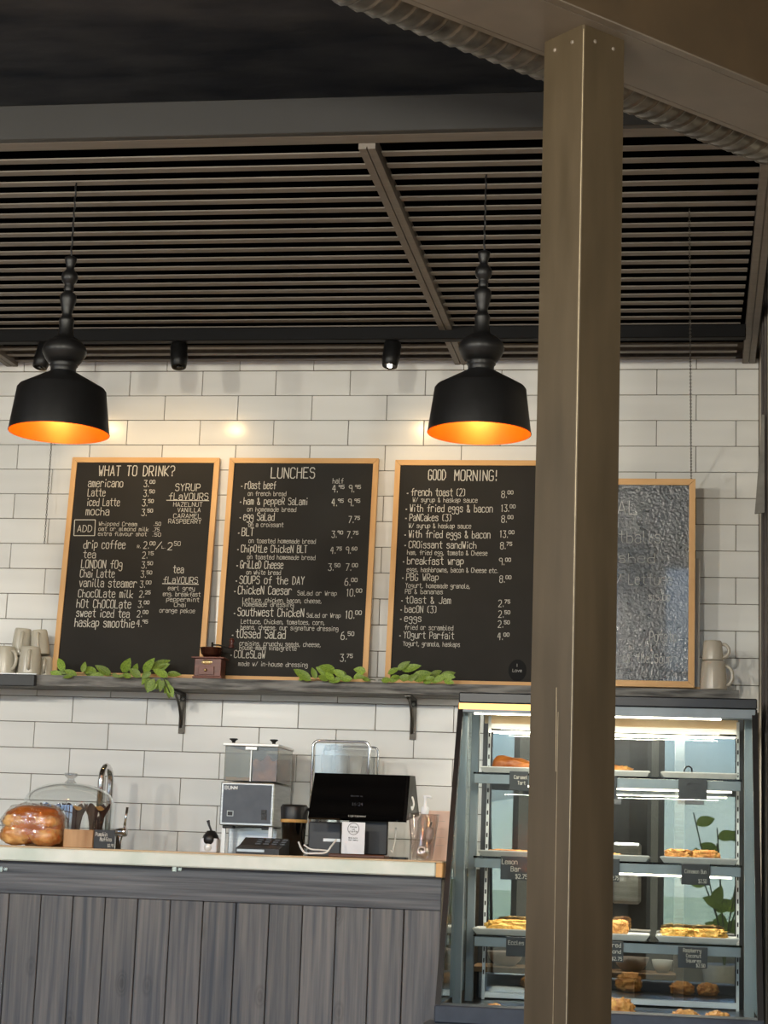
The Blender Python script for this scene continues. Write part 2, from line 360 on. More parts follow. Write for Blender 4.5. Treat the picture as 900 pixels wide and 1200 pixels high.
GL.update({'0': "19 39 48 43 32 12 03 08 19", '1': "18 29 22", '2': "08 19 39 48 46 02 42", '3': "09 49 26 36 45 43 32 12 03", '4': "29 05 45;39 32",
 '5': "49 09 06 36 45 43 32 12 03", '6': "39 18 05 03 12 32 43 45 36 16 05", '7': "09 49 12", '8': "19 39 48 47 36 16 07 08 19;16 05 03 12 32 43 45 36",
 '9': "46 16 07 08 19 39 48 46 42", '&': "42 08 19 28 27 04 03 12 22 44", '(': "39 18 13 32", ')': "19 38 33 12", '.': "22 23", ',': "23 11", '!': "29 25;22 23",
 '?': "08 19 39 48 46 25 24;22 23", '/': "49 02", '-': "15 35", '$': "48 19 08 16 36 45 43 12 03;29 21", "'": "29 28", '*': "24 25 35 34 24", ':': "24 25;27 28"})
NARROW = {'i': 2, 'l': 2.4, 'I': 2, '.': 1.6, ',': 1.8, '!': 2, "'": 1.5, '1': 2.6, '(': 3, ')': 3, ' ': 3.2, ':': 2, 'j': 3, '*': 2}
rnd = random.Random(7)
def adv(ch): return NARROW.get(ch, 4.0) + 1.7
def stroke(mb, pts, wd, o, U, V, Nn):
    P = [o + U * x + V * y for x, y in pts]; h = wd / 2
    for i in range(len(P) - 1):
        a, b = P[i], P[i + 1]; d = b - a
        if d.length < 1e-7: continue
        d.normalize(); s = d.cross(Nn) * h; a2 = a - d * h * .6; b2 = b + d * h * .6
        mb.add([a2 - s, b2 - s, b2 + s, a2 + s], [(0, 1, 2, 3)])
def write(mb, text, P, U, V, Nn, height, width=None, wd=None, jitter=.0):
    """text with its baseline start at P along U, cap height `height`, total length `width`"""
    n = sum(adv(c) for c in text) - 1.7; k = height / 7.0; kx = (width / n) if width else k * .8
    wd = wd or height * .11; x = 0.0
    for c in text:
        g = GL.get(c)
        if g:
            dx = (NARROW.get(c, 4.0) - 4.0) / 2; jy = rnd.uniform(-jitter, jitter)
            for s in g.split(';'):
                stroke(mb, [((x + dx + int(q[0])) * kx, (int(q[1]) - 2 + jy) * k) for q in s.split()], wd, P, U, V, Nn)
        x += adv(c)

# ------------------------------------------------------------------ room shell
R0 = 3.01293; TH = .1016; TW = .30152; WX = 2.497
CZ = 3.055
struct('floor', B((-4.1, -9.6, -.1), (5.0, 0.1, 0.0)), M_floor)
struct('ceiling', B((-4.1, -9.7, 3.5), (5.0, .1, 3.6)), M_ceil)
wb = struct('wall_back', B((-4.1, .0, 0), (5.0, .12, 3.5)), M_grout)
# tiles: one mesh for the full tile, a few cut ones
def tile_mesh(name, x0, x1, h, m=M_tile):
    o = B((x0, -.007, -h), (x1, .004, 0), .0016).build(name, m, wb); return o
g = .0024; full = None; cnt = 0
for r in range(-1, 19):
    z = R0 - r * TH - g / 2
    for c in range(-5, 10):
        u0 = c + (.5 if r % 2 else 0); x0 = u0 * TW + g / 2; x1 = (u0 + 1) * TW - g / 2
        if x0 > WX - .01 or x1 < -1.15: continue
        if r > 12 and x0 > 1.6: continue
        h = TH - g; zz = z
        if r == -1: h = CZ - R0 - g; zz = CZ
        if x1 > WX or h < TH - g - 1e-6:
            o = tile_mesh('tile', 0, min(x1, WX) - x0, h)
        elif full is None:
            full = tile_mesh('tile', 0, TW - g, TH - g); o = full
        else:
            o = full.copy(); col.objects.link(o); o.parent = wb
        o.location = (x0, 0, zz)
        o.rotation_euler = (rnd.gauss(0, .0022), 0, rnd.gauss(0, .0016))
        o['label'] = 'glossy cream white subway tile'; cnt += 1
fld = MB()          # the same tiling further left, out of the frame
for r in range(0, 19):
    z = R0 - r * TH - g / 2
    for c in range(-14, -3):
        u0 = c + (.5 if r % 2 else 0); x0 = u0 * TW + g / 2; x1 = (u0 + 1) * TW - g / 2
        if x1 >= -1.15 or x0 < -4.0: continue
        fld.box((x0, -.007, z - TH + g), (x1, .004, z), None, .0016)
tag(fld.build('tile_field', M_tile, wb), kind='stuff')
for ch in wb.children:
    if 'label' in ch: del ch['label']
wr = struct('wall_right', B((WX + .003, -2.15, 0), (WX + .12, -.001, 3.5)), M_wallp)
tm1 = struct('trim_1', B((2.489, -.62, 0), (2.4998, -.36, 3.5), .003), M_trimd)
B((2.484, -.56, 0.001), (2.4888, -.52, 3.499), .001).build('moulding', M_trimd, tm1)
# the rest of the cafe, behind the camera
struct('wall_side_right', B((4.9, -9.6, 0), (5.0, 0, 3.5)), M_roomw)
def windowwall(name, axis, c, spans, lo, hi):
    mb = MB(); e = sorted(spans); prev = lo
    def bx(a, b, z0, z1):
        if b - a < 1e-4: return
        if axis == 'y': mb.box((a, c - .1, z0), (b, c, z1))
        else: mb.box((c - .1, a, z0), (c, b, z1))
    for a, b in e:
        bx(prev, a, 0, 3.5); bx(a, b, 0, .5); bx(a, b, 3.3, 3.5); prev = b
    bx(prev, hi, 0, 3.5)
    wl = struct(name, mb, M_roomw)
    return wl
windowwall('wall_front', 'y', -9.5, WINDOWS, -4.1, 5.0)
windowwall('wall_left', 'x', -4.0, [(-9.0, -6.6), (-6.2, -3.8)], -9.6, .1)
k = 1
for a, b in WINDOWS:
    fr = MB(); y0, y1 = -9.57, -9.52
    fr.box((a, y0, .5), (a + .05, y1, 3.3)).box((b - .05, y0, .5), (b, y1, 3.3)).box((a + .05, y0, .5), (b - .05, y1, .56)).box((a + .05, y0, 3.24), (b - .05, y1, 3.3)).box((a + .05, y0, 2.3), (b - .05, y1, 2.35))
    wo = struct('window_%d' % k, fr, M_mull); B((a + .05, -9.55, .56), (b - .05, -9.545, 3.24)).build('pane', G_win, wo); k += 1
for a, b in ((-9.0, -6.6), (-6.2, -3.8)):
    fr = MB(); x0, x1 = -4.07, -4.02
    fr.box((x0, a, .5), (x1, a + .05, 3.3)).box((x0, b - .05, .5), (x1, b, 3.3)).box((x0, a + .05, .5), (x1, b - .05, .56)).box((x0, a + .05, 3.24), (x1, b - .05, 3.3))
    wo = struct('window_%d' % k, fr, M_mull); B((-4.05, a + .05, .56), (-4.045, b - .05, 3.24)).build('pane', G_win, wo); k += 1
# street outside
struct('pavement', B((-30, -24, -.25), (30, -9.7, -.12)), M_pave)
struct('lawn', B((-90, -90, -.35), (90, -24, -.2)), M_grass)
hm = MB(); nx = 40
for i in range(nx + 1):
    x = -85 + 170 * i / nx; hh = 4.6 + 2.6 * noise.noise(Vector((x * .035, .3, 0))) + 1.2 * noise.noise(Vector((x * .11, 1.3, 0)))
    hm.v += [Vector((x, -78, -.3)), Vector((x, -90, max(1, hh))), Vector((x, -99, -.3))]
for i in range(nx): hm.f += [(3 * i, 3 * i + 3, 3 * i + 4, 3 * i + 1), (3 * i + 1, 3 * i + 4, 3 * i + 5, 3 * i + 2)]; hm.sm += [False, False]
struct('hills', hm, M_hill)

# ------------------------------------------------------------------ slatted ceiling raft
raft = tag(bpy.data.objects.new('slatted_ceiling_panel', None), 'taupe slatted ceiling raft hung above the counter wall', 'ceiling panel'); raft.location = (0, 0, CZ); col.objects.link(raft)
B((-2.6, -2.37, 3.05), (2.46, -2.345, 3.152), .002).build('fascia_board', M_fascia, raft)
B((-2.6, -2.345, 3.05), (2.46, -2.285, 3.075), .002).build('edge_slat', M_slat, raft)
B((-2.6, -2.344, 3.12), (2.46, -.013, 3.13)).build('backing_board', M_void, raft)
def skewbar(y0, x0, y1, x1, wd, z0, z1, m, name, groove=True):
    mb = MB()
    def seg(a, b, za, zb):
        mb.quadprism([(x0 + a, y0, za), (x0 + b, y0, za), (x1 + b, y1, za), (x1 + a, y1, za)], (0, 0, zb - za))
    if groove:
        seg(0, wd * .46, z0, z1); seg(wd * .54, wd, z0, z1); seg(wd * .46, wd * .54, z0 + .006, z1)
    else: seg(0, wd, z0, z1)
    return mb.build(name, m, raft)
skewbar(-2.285, 1.309, -.012, 1.322, .047, 3.034, 3.075, M_slat, 'cross_bar')
skewbar(-2.285, 2.405, -.012, 2.436, .047, 3.034, 3.075, M_slat, 'cross_bar')
skewbar(-2.285, -.585, -.012, -.525, .047, 3.034, 3.075, M_slat, 'cross_bar')
ys = [-2.2015 + .0903 * i for i in range(25)]
segs = [(-2.6, -.57), (-.53, 1.315), (1.363, 2.41)]
for (a, b) in segs:
    proto = None
    for y in ys:
        if proto is None:
            proto = MB().box((a, y - .016, 3.05), (b, y + .016, 3.054)).build('slat', M_slat, raft); y00 = y
        else:
            o = proto.copy(); col.objects.link(o); o.parent = raft; o.location = proto.location + Vector((0, y - y00, 0))
# light track + spots
tr = thing('track_light_bar', 'black lighting track running along the slats near the tiled wall', 'light track', (0, -.475, 3.0))
B((-2.6, -.5, 3.0), (2.43, -.455, 3.05), .003).build('rail', M_rail2, tr)
def spot(px, py, lab, tilt, lit, aim):
    c = at(px, py, -.47); c.z = 2.995
    t = thing('track_spotlight', lab, 'spotlight', c, 'track spotlights')
    B((c.x - .022, c.y - .02, c.z - .012), (c.x + .022, c.y + .02, c.z + .004), .002).build('bracket', M_black, t)
    Mx = Matrix.Rotation(tilt, 4, 'Y') @ Matrix.Rotation(radians(-12), 4, 'X')
    MB().lathe([(.0, .012), (.03, .012), (.033, .004), (.033, -.055), (.028, -.085), (.024, -.087), (.022, -.078), (0, -.078)], c + Vector((0, .0, -.012)), 20, Mx).build('lamp_head', M_black, t)
    MB().lathe([(.0, -.079), (.009, -.079), (.009, -.0865), (0, -.0865)], c + Vector((0, 0, -.012)), 12, Mx).build('lens', M_tip if lit else M_blackg, t)
    sl = bpy.data.lights.new('spot_beam', 'SPOT'); sl.energy = 4.6; sl.color = (1, .66, .30); sl.spot_size = radians(105); sl.spot_blend = 1.0; sl.shadow_soft_size = .02
    so_ = bpy.data.objects.new('spot_beam', sl); so_.location = (Mx @ Vector((0, 0, -.092))) + Vector((0, 0, -.012)); so_.parent = t; so_.rotation_euler = Vector((-aim, -.62, .60)).to_track_quat('Z', 'Y').to_euler(); col.objects.link(so_)
spot(211, 385, 'black track spotlight above the drinks menu, lens turned away', radians(-6), False, -.1)
spot(461, 382, 'black track spotlight beside the slanting ceiling bar, white lens glint', radians(4), True, .35)
spot(56, 382, 'black track spotlight half hidden by the left pendant lamp', radians(10), False, .6)

# ------------------------------------------------------------------ steel post, beam, duct
th = radians(46.5); D_ = Vector((cos(th), sin(th), 0)); N_ = Vector((-sin(th), cos(th), 0)); ZB = 2.9
near = Vector((2.0639, -3.2798, ZB)); BWD = .225
bm_ = thing('steel_beam', 'wide bronze steel beam crossing the top right corner over the post', 'beam', near)
a0, a1 = -2.2, 1.1
def prism_dn(p0, n0, n1, d0, d1, z0, z1):
    pts = [p0 + N_ * n0 + D_ * d0, p0 + N_ * n1 + D_ * d0, p0 + N_ * n1 + D_ * d1, p0 + N_ * n0 + D_ * d1]
    pts = [Vector((p.x, p.y, z0)) for p in pts]
    return MB().quadprism(pts, (0, 0, z1 - z0))
prism_dn(near, 0, BWD, a0, a1, ZB + .004, ZB + .36).build('web', M_web, bm_)
prism_dn(near, .022, BWD - .018, a0, a1, ZB, ZB + .005).build('soffit_plate', M_beam, bm_)
prism_dn(near, 0, .020, a0, a1, ZB + .0005, ZB + .005).build('flange_edge', M_beam, bm_)
prism_dn(near, BWD - .016, BWD, a0, a1, ZB + .0005, ZB + .005).build('flange_edge', M_beam, bm_)
Mc = Vector((1.975, -3.3073, 0)); S_ = .127
pbase = Mc + N_ * S_ / 2 + D_ * S_ / 2
post = thing('steel_post', 'square bronze brown steel post standing in front of the pastry case', 'post', pbase)
pm_ = MB(); bz = .004
pl = []
for (a, b) in ((0, 0), (1, 0), (1, 1), (0, 1)):
    ca = bz if a == 0 else -bz; cb = bz if b == 0 else -bz
    q1 = Mc + D_ * (S_ * a) + N_ * (S_ * b + cb); q2 = Mc + D_ * (S_ * a + ca) + N_ * (S_ * b)
    pl += ([q1, q2] if (a == b) else [q2, q1])
pm_.quadprism([Vector((q.x, q.y, 0.01)) for q in pl], (0, 0, ZB - .01)); pm_.build('shaft', M_post, post)
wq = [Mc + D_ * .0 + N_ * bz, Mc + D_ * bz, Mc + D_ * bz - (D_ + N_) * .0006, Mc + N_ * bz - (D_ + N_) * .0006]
MB().quadprism([Vector((q.x, q.y, .02)) for q in (wq[0] * .62 + wq[1] * .38, wq[1] * .62 + wq[0] * .38, wq[2] * .62 + wq[3] * .38, wq[3] * .62 + wq[2] * .38)], (0, 0, ZB - .03)).build('edge_highlight', M_glint_wear, post)  # edge highlight painted as a paler strip down the front corner
for (n_, z0_, z1_, w_) in ((.036, .3, 1.42, .0009), (.042, 1.30, 1.47, .0016)):
    c_ = Mc + N_ * n_ - D_ * .0003
    MB().quadprism([Vector((q.x, q.y, z0_)) for q in (c_, c_ + N_ * w_, c_ + N_ * w_ + D_ * .0004, c_ + D_ * .0004)], (N_.x * .003, N_.y * .003, z1_ - z0_)).build('scratch', M_glint_wear, post)
prism_dn(Mc - D_ * .05 - N_ * .05, 0, S_ + .1, 0, S_ + .1, 0.0, .012).build('base_plate', M_post, post)
for (dd, nn, dz) in ((-.0, .035, .02), (-.0, .09, .045)):      # rivets on the two seen faces
    p = Mc + N_ * nn; q = Mc + D_ * nn
    for cc, ax in ((Vector((p.x, p.y, ZB - .03)), -D_), (Vector((q.x, q.y, ZB - .03)), -N_)):
        m3 = ax.to_track_quat('Z', 'Y').to_matrix().to_4x4()
        MB().lathe([(0, .0025), (.004, .002), (.0055, -.002)], cc, 12, m3).build('rivet', M_beam, post)
dr = .088; dc = near + N_ * (BWD + .012 + dr); dz_ = ZB + .104
pts = []; rs = []; L0, L1 = -2.2, .87; n_ = 260
dt = thing('spiral_duct', 'ribbed galvanised round duct running behind the steel beam', 'duct', Vector((dc.x, dc.y, dz_)))
dm = MB(); nseg = 28; turns = (L1 - L0) / .044; rows = int(turns * 14)
for i in range(rows + 1):
    t = L0 + (L1 - L0) * i / rows
    for k_ in range(nseg):
        a = 2 * pi * k_ / nseg; ph = ((t - L0) / .044 + k_ / nseg) % 1.0
        r = dr + (.0055 * max(0, 1 - abs(ph - .5) / .12))
        dm.v.append(Vector((dc.x, dc.y, dz_)) + D_ * t + N_ * (r * cos(a)) + Vector((0, 0, r * sin(a))))
for i in range(rows):
    for k_ in range(nseg):
        j = (k_ + 1) % nseg; dm.f.append((i * nseg + k_, i * nseg + j, (i + 1) * nseg + j, (i + 1) * nseg + k_)); dm.sm.append(True)
dm.build('ribbed_pipe', M_duct, dt)

# ------------------------------------------------------------------ pendants
LY = -2.03
def pendant(px_rim, py_rim, px_top, lab):
    c = at(px_rim, py_rim, LY); x0 = c.x
    def zz(py): return at(px_rim, py, LY).z
    K = 5.2 / 2182
    t = thing('pendant_lamp', lab, 'pendant lamp', (x0, LY, zz(507.5)), 'black pendant lamps over the counter')
    z = zz
    o_z = [(61, 507.5), (54, 457.5), (52, 455), (15.5, 436)]
    sh = MB().lathe([(r * K, z(py)) for r, py in o_z], (x0, LY, 0), 64)
    sh.build('shade', M_black, t)
    MB().lathe([(60.3 * K, z(507.4)), (53.2 * K, z(458.5)), (51.3 * K, z(456.2)), (14 * K, z(437.5)), (0, z(437))], (x0, LY, 0), 64).build('gold_lining', M_gold, t)
    MB().lathe([(61 * K, z(507.5)), (61.3 * K, z(507)), (60.3 * K, z(507.2))], (x0, LY, 0), 64).build('rim', M_gold, t)
    prof = [(15.5, 436), (15.5, 431), (17.5, 429), (15.5, 427), (19, 426), (23, 421), (26.4, 415), (27.2, 411), (25, 405), (21, 401), (17.5, 399.5), (17, 398), (12, 397),
            (9.5, 392), (8.6, 384), (9.2, 377), (9.6, 375.5), (8.6, 374), (6.4, 371), (6, 368), (8, 360), (10.2, 352), (10, 347), (8, 344.2), (5.4, 343), (5.4, 341), (6.3, 339.5), (5.6, 338), (6.3, 336.5), (5.4, 335),
            (6, 333.5), (9, 330), (10.3, 325.5), (9.2, 321), (6.6, 318.3), (4.8, 316), (5.2, 312), (7, 307), (7.6, 302.5), (5, 301.3), (1, 301.2)]
    MB().lathe([(r * K, z(py)) for r, py in prof], (x0, LY, 0), 40).build('turned_stem', M_black, t)
    zt = z(302)
    pts_ = [(x0 + .0012 * sin(i * 1.3), LY + .0012 * cos(i * 1.3), zt + (CZ - .002 - zt) * i / 30) for i in range(31)]
    MB().tube(pts_, .0028, 8).build('cord', M_black, t)
    MB().lathe([(.0, z(437.6)), (.018, z(438)), (.02, z(447)), (.012, z(449))], (x0, LY, 0), 20).build('lamp_socket', M_black, t)
    bz_ = z(455)
    b = MB().lathe([(.012, .02), (.024, .004), (.03, -.02), (.024, -.04), (.012, -.05), (0, -.052)], (x0, LY, bz_), 20).build('bulb', M_bulb, t)
    l = bpy.data.lights.new('pendant_light', 'POINT'); l.energy = 4.0; l.color = (1, .52, .18); l.shadow_soft_size = .03
    lo = bpy.data.objects.new('pendant_light', l); lo.parent = t; lo.location = Vector((0, 0, bz_ - .075 - t.location.z)); col.objects.link(lo)
    return t
P1 = pendant(69, 507.5, 88, 'left black pendant lamp with gold inside, near the drinks menu')
P2 = copy_tree(P1, (at(561.5, 508, LY).x - at(69, 507.5, LY).x, 0, 0))
P2['label'] = 'black pendant lamp with gold inside, hanging just left of the bronze post'

for i_, (gx_, gy0) in enumerate(ADDED_GLOBES):
    gt = thing('added_globe_lamp', 'clear glass globe lamp added out of view for warm light, %s' % ('far left', 'second from the left', 'second from the right', 'far right')[i_], 'pendant lamp', (gx_, gy0, 2.48), 'added globe lamps out of view')
    MB().lathe([(.03, .235), (.09, .2), (.12, .15), (.125, .12), (.12, .09), (.09, .035), (.04, .005), (0, 0)], (gx_, gy0, 2.48), 28).build('added_globe', G_pane, gt)
    MB().lathe([(0, .27), (.034, .268), (.036, .235), (0, .234)], (gx_, gy0, 2.48), 20).build('added_globe_cap', M_black, gt)
    MB().tube([(gx_, gy0, 2.74), (gx_, gy0, 3.499)], .004, 6).build('cord', M_black, gt)

# ------------------------------------------------------------------ shelf with brackets
SZ = 1.757; SF = -.21
def plankpiece(lo, hi, nx=60):
    """board with a worn, slightly uneven front edge"""
    mb = MB(); x0, y0, z0 = lo; x1, y1, z1 = hi
    for i in range(nx + 1):
        x = x0 + (x1 - x0) * i / nx
        e = .0025 * noise.noise(Vector((x * 18, 1, 0))); e2 = .003 * noise.noise(Vector((x * 23, 5, 0))); e3 = .003 * noise.noise(Vector((x * 15, 9, 0)))
        mb.v += [Vector((x, y0 + e, z0 + abs(e2))), Vector((x, y0 + e3, z1 - abs(e) * .4)), Vector((x, y1, z1)), Vector((x, y1, z0))]
    for i in range(nx):
        for k_ in range(4): j = (k_ + 1) % 4; mb.f.append((4 * i + k_, 4 * i + j, 4 * i + 4 + j, 4 * i + 4 + k_)); mb.sm.append(False)
    mb.f += [(0, 1, 2, 3), (4 * nx, 4 * nx + 3, 4 * nx + 2, 4 * nx + 1)]; mb.sm += [False, False]
    return mb
shx = at(866, 815, SF).x
shelf = thing('wall_shelf', 'weathered grey wooden shelf on the tiled wall under the menu boards', 'shelf', (.6, -.1, SZ - .043))
plankpiece((-1.15, SF, SZ - .041), (shx, -.009, SZ), 150).build('board', M_shelf, shelf)
def bracket(px):
    x = at(px, 812, -.02).x; z1 = SZ - .043
    br = MB()
    br.box((x - .012, -.0165, z1 - .155), (x + .012, -.0105, z1))
    br.box((x - .012, -.19, z1 - .006), (x + .012, -.0165, z1))
    pts_ = [(x, -.16 + .145 * (1 - cos(a)) * .0 + .0, 0) for a in (0,)]
    cv = [(x - .003, -.165 + .145 * sin(radians(q)), z1 - .008 - .125 * (1 - cos(radians(q)))) for q in range(0, 91, 10)]
    br.tube(cv, .0055, 6)
    o = br.build('shelf_bracket', M_shade, shelf); 
    for dz in (.02, .128): MB().lathe([(0, .003), (.005, .002), (.006, 0)], (x, -.0168, z1 - dz), 10, Matrix.Rotation(radians(90), 4, 'X')).build('bracket_screw', M_steel, o)
for px in (214.5, 485): bracket(px)
# black rack under the left mugs
xr = at(40.5, 800, SF - .03).x
bt = MB().box((-1.1, SF - .03, SZ - .048), (xr, SF - .006, SZ - .002), None, .003)
solo(bt, 'shelf_edge_strip', M_blackp, 'black strip fixed to the shelf front below the left mugs', 'shelf strip')
dt_ = MB().box((-1.05, SF + .0, SZ + .0005), (xr - .005, -.03, SZ + .004))
solo(dt_, 'drip_mat', M_steelw, 'thin pale lace mat under the cream mugs', 'mat')

# ------------------------------------------------------------------ menu boards
def board(lab, x0, x1, zb, zt, yb, yt, surf, lines_fn, cat='menu board', fw=.021, th_=.018):
    """chalkboard leaning on the wall: foot at yb, head at yt"""
    o = Vector((x0, yb, zb)); U = Vector((1, 0, 0)); V = Vector((0, yt - yb, zt - zb)); H = V.length; V.normalize(); Nn = U.cross(V)   # towards the room
    if Nn.y > 0: Nn = -Nn
    Wd = x1 - x0
    t = thing('menu_chalkboard', lab, cat, o + U * Wd / 2, None)
    Mx = Matrix(((U.x, V.x, -Nn.x, o.x), (U.y, V.y, -Nn.y, o.y), (U.z, V.z, -Nn.z, o.z), (0, 0, 0, 1)))
    MB().box((fw * .5, fw * .5, .006), (Wd - fw * .5, H - fw * .5, th_ - .004), Mx).build('writing_panel', surf, t)
    def rail(pts, m): MB().quadprism([Mx @ Vector((p[0], p[1], 0)) for p in pts], -Nn * th_).build('frame_rail', m, t)
    gp = .0006
    rail([(0, 0 + gp), (fw, fw + gp), (fw, H - fw - gp), (0, H - gp)], M_pine); rail([(Wd - fw, fw + gp), (Wd, gp), (Wd, H - gp), (Wd - fw, H - fw - gp)], M_pine)
    rail([(gp, 0), (Wd - gp, 0), (Wd - fw - gp, fw), (fw + gp, fw)], M_pineh); rail([(fw + gp, H - fw), (Wd - fw - gp, H - fw), (Wd - gp, H), (gp, H)], M_pineh)
    p0 = o + Nn * (-.0052)
    lines_fn(t, p0, U, V, Nn)
    return t
def make_writer(ox, oy, s, t, p0, U, V, Nn, m=M_white):
    """crop pixel -> board; returns functions that collect lettering"""
    mb = MB(); p0 = p0 + Nn * .0003
    def P(cx, cy): return onplane(ox + cx / s, oy + cy / s, p0, Nn)
    def T(text, cx0, cx1, cy, ch, wd=None):
        a = P(cx0, cy); b = P(cx1, cy); h = abs((P(cx0, cy - ch) - a).dot(V))
        write(mb, text, a, U, V, Nn, h, abs((b - a).dot(U)), wd or min(.0042, max(.0017, h * .088)), .12)
    def price(big, small, cx, cy, ch):
        n = sum(adv(c) for c in big) * ch / 7 * .62
        T(big, cx, cx + n, cy, ch); T(small, cx + n + ch * .12, cx + n + ch * .12 + ch * .78, cy - ch * .52, ch * .5, .0024)
    def line(cx0, cy0, cx1, cy1, wd=.003):
        a, b = P(cx0, cy0), P(cx1, cy1); d = (b - a).normalized(); s_ = d.cross(Nn) * wd / 2
        mb.add([a - s_, b - s_, b + s_, a + s_], [(0, 1, 2, 3)])
    return mb, T, price, line
def drinks(t, p0, U, V, Nn):
    mb, T, price, line = make_writer(60, 530, 4.444, t, p0, U, V, Nn)
    T('WHAT TO DRINK?', 247, 640, 122, 52)
    for tx, a, b, y, h in (('americano', 192, 372, 180, 40), ('Latte', 190, 280, 228, 38), ('iced Latte', 186, 355, 278, 38), ('mocha', 180, 300, 327, 40),
                           ('drip coffee', 168, 384, 500, 42), ('tea', 166, 230, 550, 38), ('LONDON fOg', 156, 368, 602, 42), ('Chai Latte', 150, 328, 650, 40), ('vanilla steamer', 146, 444, 700, 42),
                           ('ChocOLate milk', 140, 424, 754, 40), ('hOt ChOCOLate', 132, 414, 808, 42), ('sweet iced tea', 130, 406, 856, 40), ('haskap smoothie', 122, 432, 908, 44)):
        T(tx, a, b, y, h)
    for big, sm, x, y, h in (('3.', '00', 482, 180, 34), ('3.', '50', 480, 230, 34), ('3.', '50', 474, 280, 34), ('3.', '50', 470, 330, 34), ('2.', '00', 480, 502, 36), ('2.', '15', 474, 552, 34),
                             ('3.', '50', 470, 604, 34), ('3.', '50', 466, 652, 34), ('3.', '00', 462, 704, 34), ('2.', '25', 458, 756, 34), ('3.', '00', 452, 808, 34), ('2.', '00', 446, 858, 34), ('4.', '95', 444, 908, 34)):
        price(big, sm, x, y, h)
    T('R.', 448, 466, 498, 14); T('/', 544, 572, 506, 40); T('L.', 576, 594, 500, 12); T('2', 606, 628, 508, 38); T('50', 640, 672, 486, 22)
    line(122, 352, 230, 352); line(118, 434, 226, 434); line(122, 352, 118, 434); line(230, 352, 226, 434)
    T('ADD', 136, 210, 414, 34)
    T('Whipped Cream', 248, 446, 382, 20); T('.50', 534, 570, 382, 18); T('oat or almond milk', 246, 506, 408, 20); T('.75', 528, 562, 412, 18)
    T('extra flavour shot', 244, 496, 434, 20); T('.50', 526, 570, 438, 18)
    T('SYRUP', 646, 774, 200, 36); T('fLaVOURS', 612, 816, 246, 34); line(600, 250, 822, 252)
    for tx, a, b, y in (('HAZELNUT', 636, 786, 282), ('VANILLA', 658, 776, 311), ('CARAMEL', 636, 780, 342), ('RASPBERRY', 610, 780, 370)): T(tx, a, b, y, 22)
    T('tea', 634, 688, 628, 38); T('fLaVOURS', 584, 762, 680, 32); line(578, 684, 768, 688)
    for tx, a, b, y in (('earl grey', 608, 746, 718), ('eng. breakfast', 582, 776, 748), ('peppermint', 600, 770, 776), ('Chai', 640, 702, 804), ('orange pekoe', 564, 748, 834)): T(tx, a, b, y, 22)
    mb.build('chalk_lettering', M_white, t)
def lunches(t, p0, U, V, Nn):
    mb, T, price, line = make_writer(255, 530, 4.446, t, p0, U, V, Nn)
    T('LUNCHES', 278, 504, 134, 54)
    for tx, a, b, y, h in (('rOast beef', 142, 302, 190, 38), ('ham & peppeR SaLami', 136, 468, 272, 36), ('egg SaLad', 134, 294, 354, 40), ('BLT', 126, 186, 434, 40), ('ChipOtLe ChickeN BLT', 122, 464, 520, 38),
                           ('GriLLeD Cheese', 118, 340, 604, 40), ('SOUPS of the DAY', 114, 450, 684, 40), ('ChickeN Caesar', 106, 384, 738, 42), ('Southwest ChickeN', 104, 448, 852, 42), ('tOssed SaLad', 94, 352, 966, 44), ('COLeSLaW', 86, 246, 1070, 38)):
        T(tx, a, b, y, h); T('*', a - 24, a - 14, y - 4, 24)
    for tx, a, b, y in (('on french bread', 158, 356, 226), ('on homemade bread', 154, 408, 308), ('on a croissant', 160, 342, 388), ('on toasted homemade bread', 162, 510, 472), ('on toasted homemade bread', 154, 508, 556),
                        ('on white bread', 150, 328, 636), ('SaLad or Wrap', 416, 620, 744), ('Lettuce, chicken, bacon, cheese,', 130, 542, 780), ('homemade dressing', 130, 396, 802), ('SaLad or Wrap', 464, 640, 860),
                        ('Lettuce, Chicken, tomatoes, corn,', 122, 558, 892), ('beans, cheese, our signature dressing', 120, 628, 922), ('craisins, crunchy seeds, cheese,', 114, 538, 1006), ('house-made vinaigrette', 114, 410, 1028), ('made w/ in-house dressing', 108, 468, 1112)):
        T(tx, a, b, y, 23)
    T('half', 600, 654, 162, 26)
    for big, sm, x, y, h in (('4.', '95', 598, 208, 36), ('9.', '95', 684, 208, 36), ('4.', '95', 594, 280, 36), ('9.', '95', 680, 280, 36), ('7.', '75', 682, 368, 34), ('3.', '90', 594, 444, 34), ('7.', '75', 674, 446, 34),
                             ('4.', '75', 588, 528, 34), ('9.', '60', 668, 528, 34), ('3.', '50', 576, 616, 36), ('7.', '00', 668, 616, 36), ('6.', '00', 662, 694, 38), ('10.', '00', 672, 750, 38), ('10.', '00', 666, 866, 40), ('6.', '50', 642, 976, 40), ('3.', '75', 638, 1090, 38)):
        price(big, sm, x, y, h)
    mb.build('chalk_lettering', M_white, t)
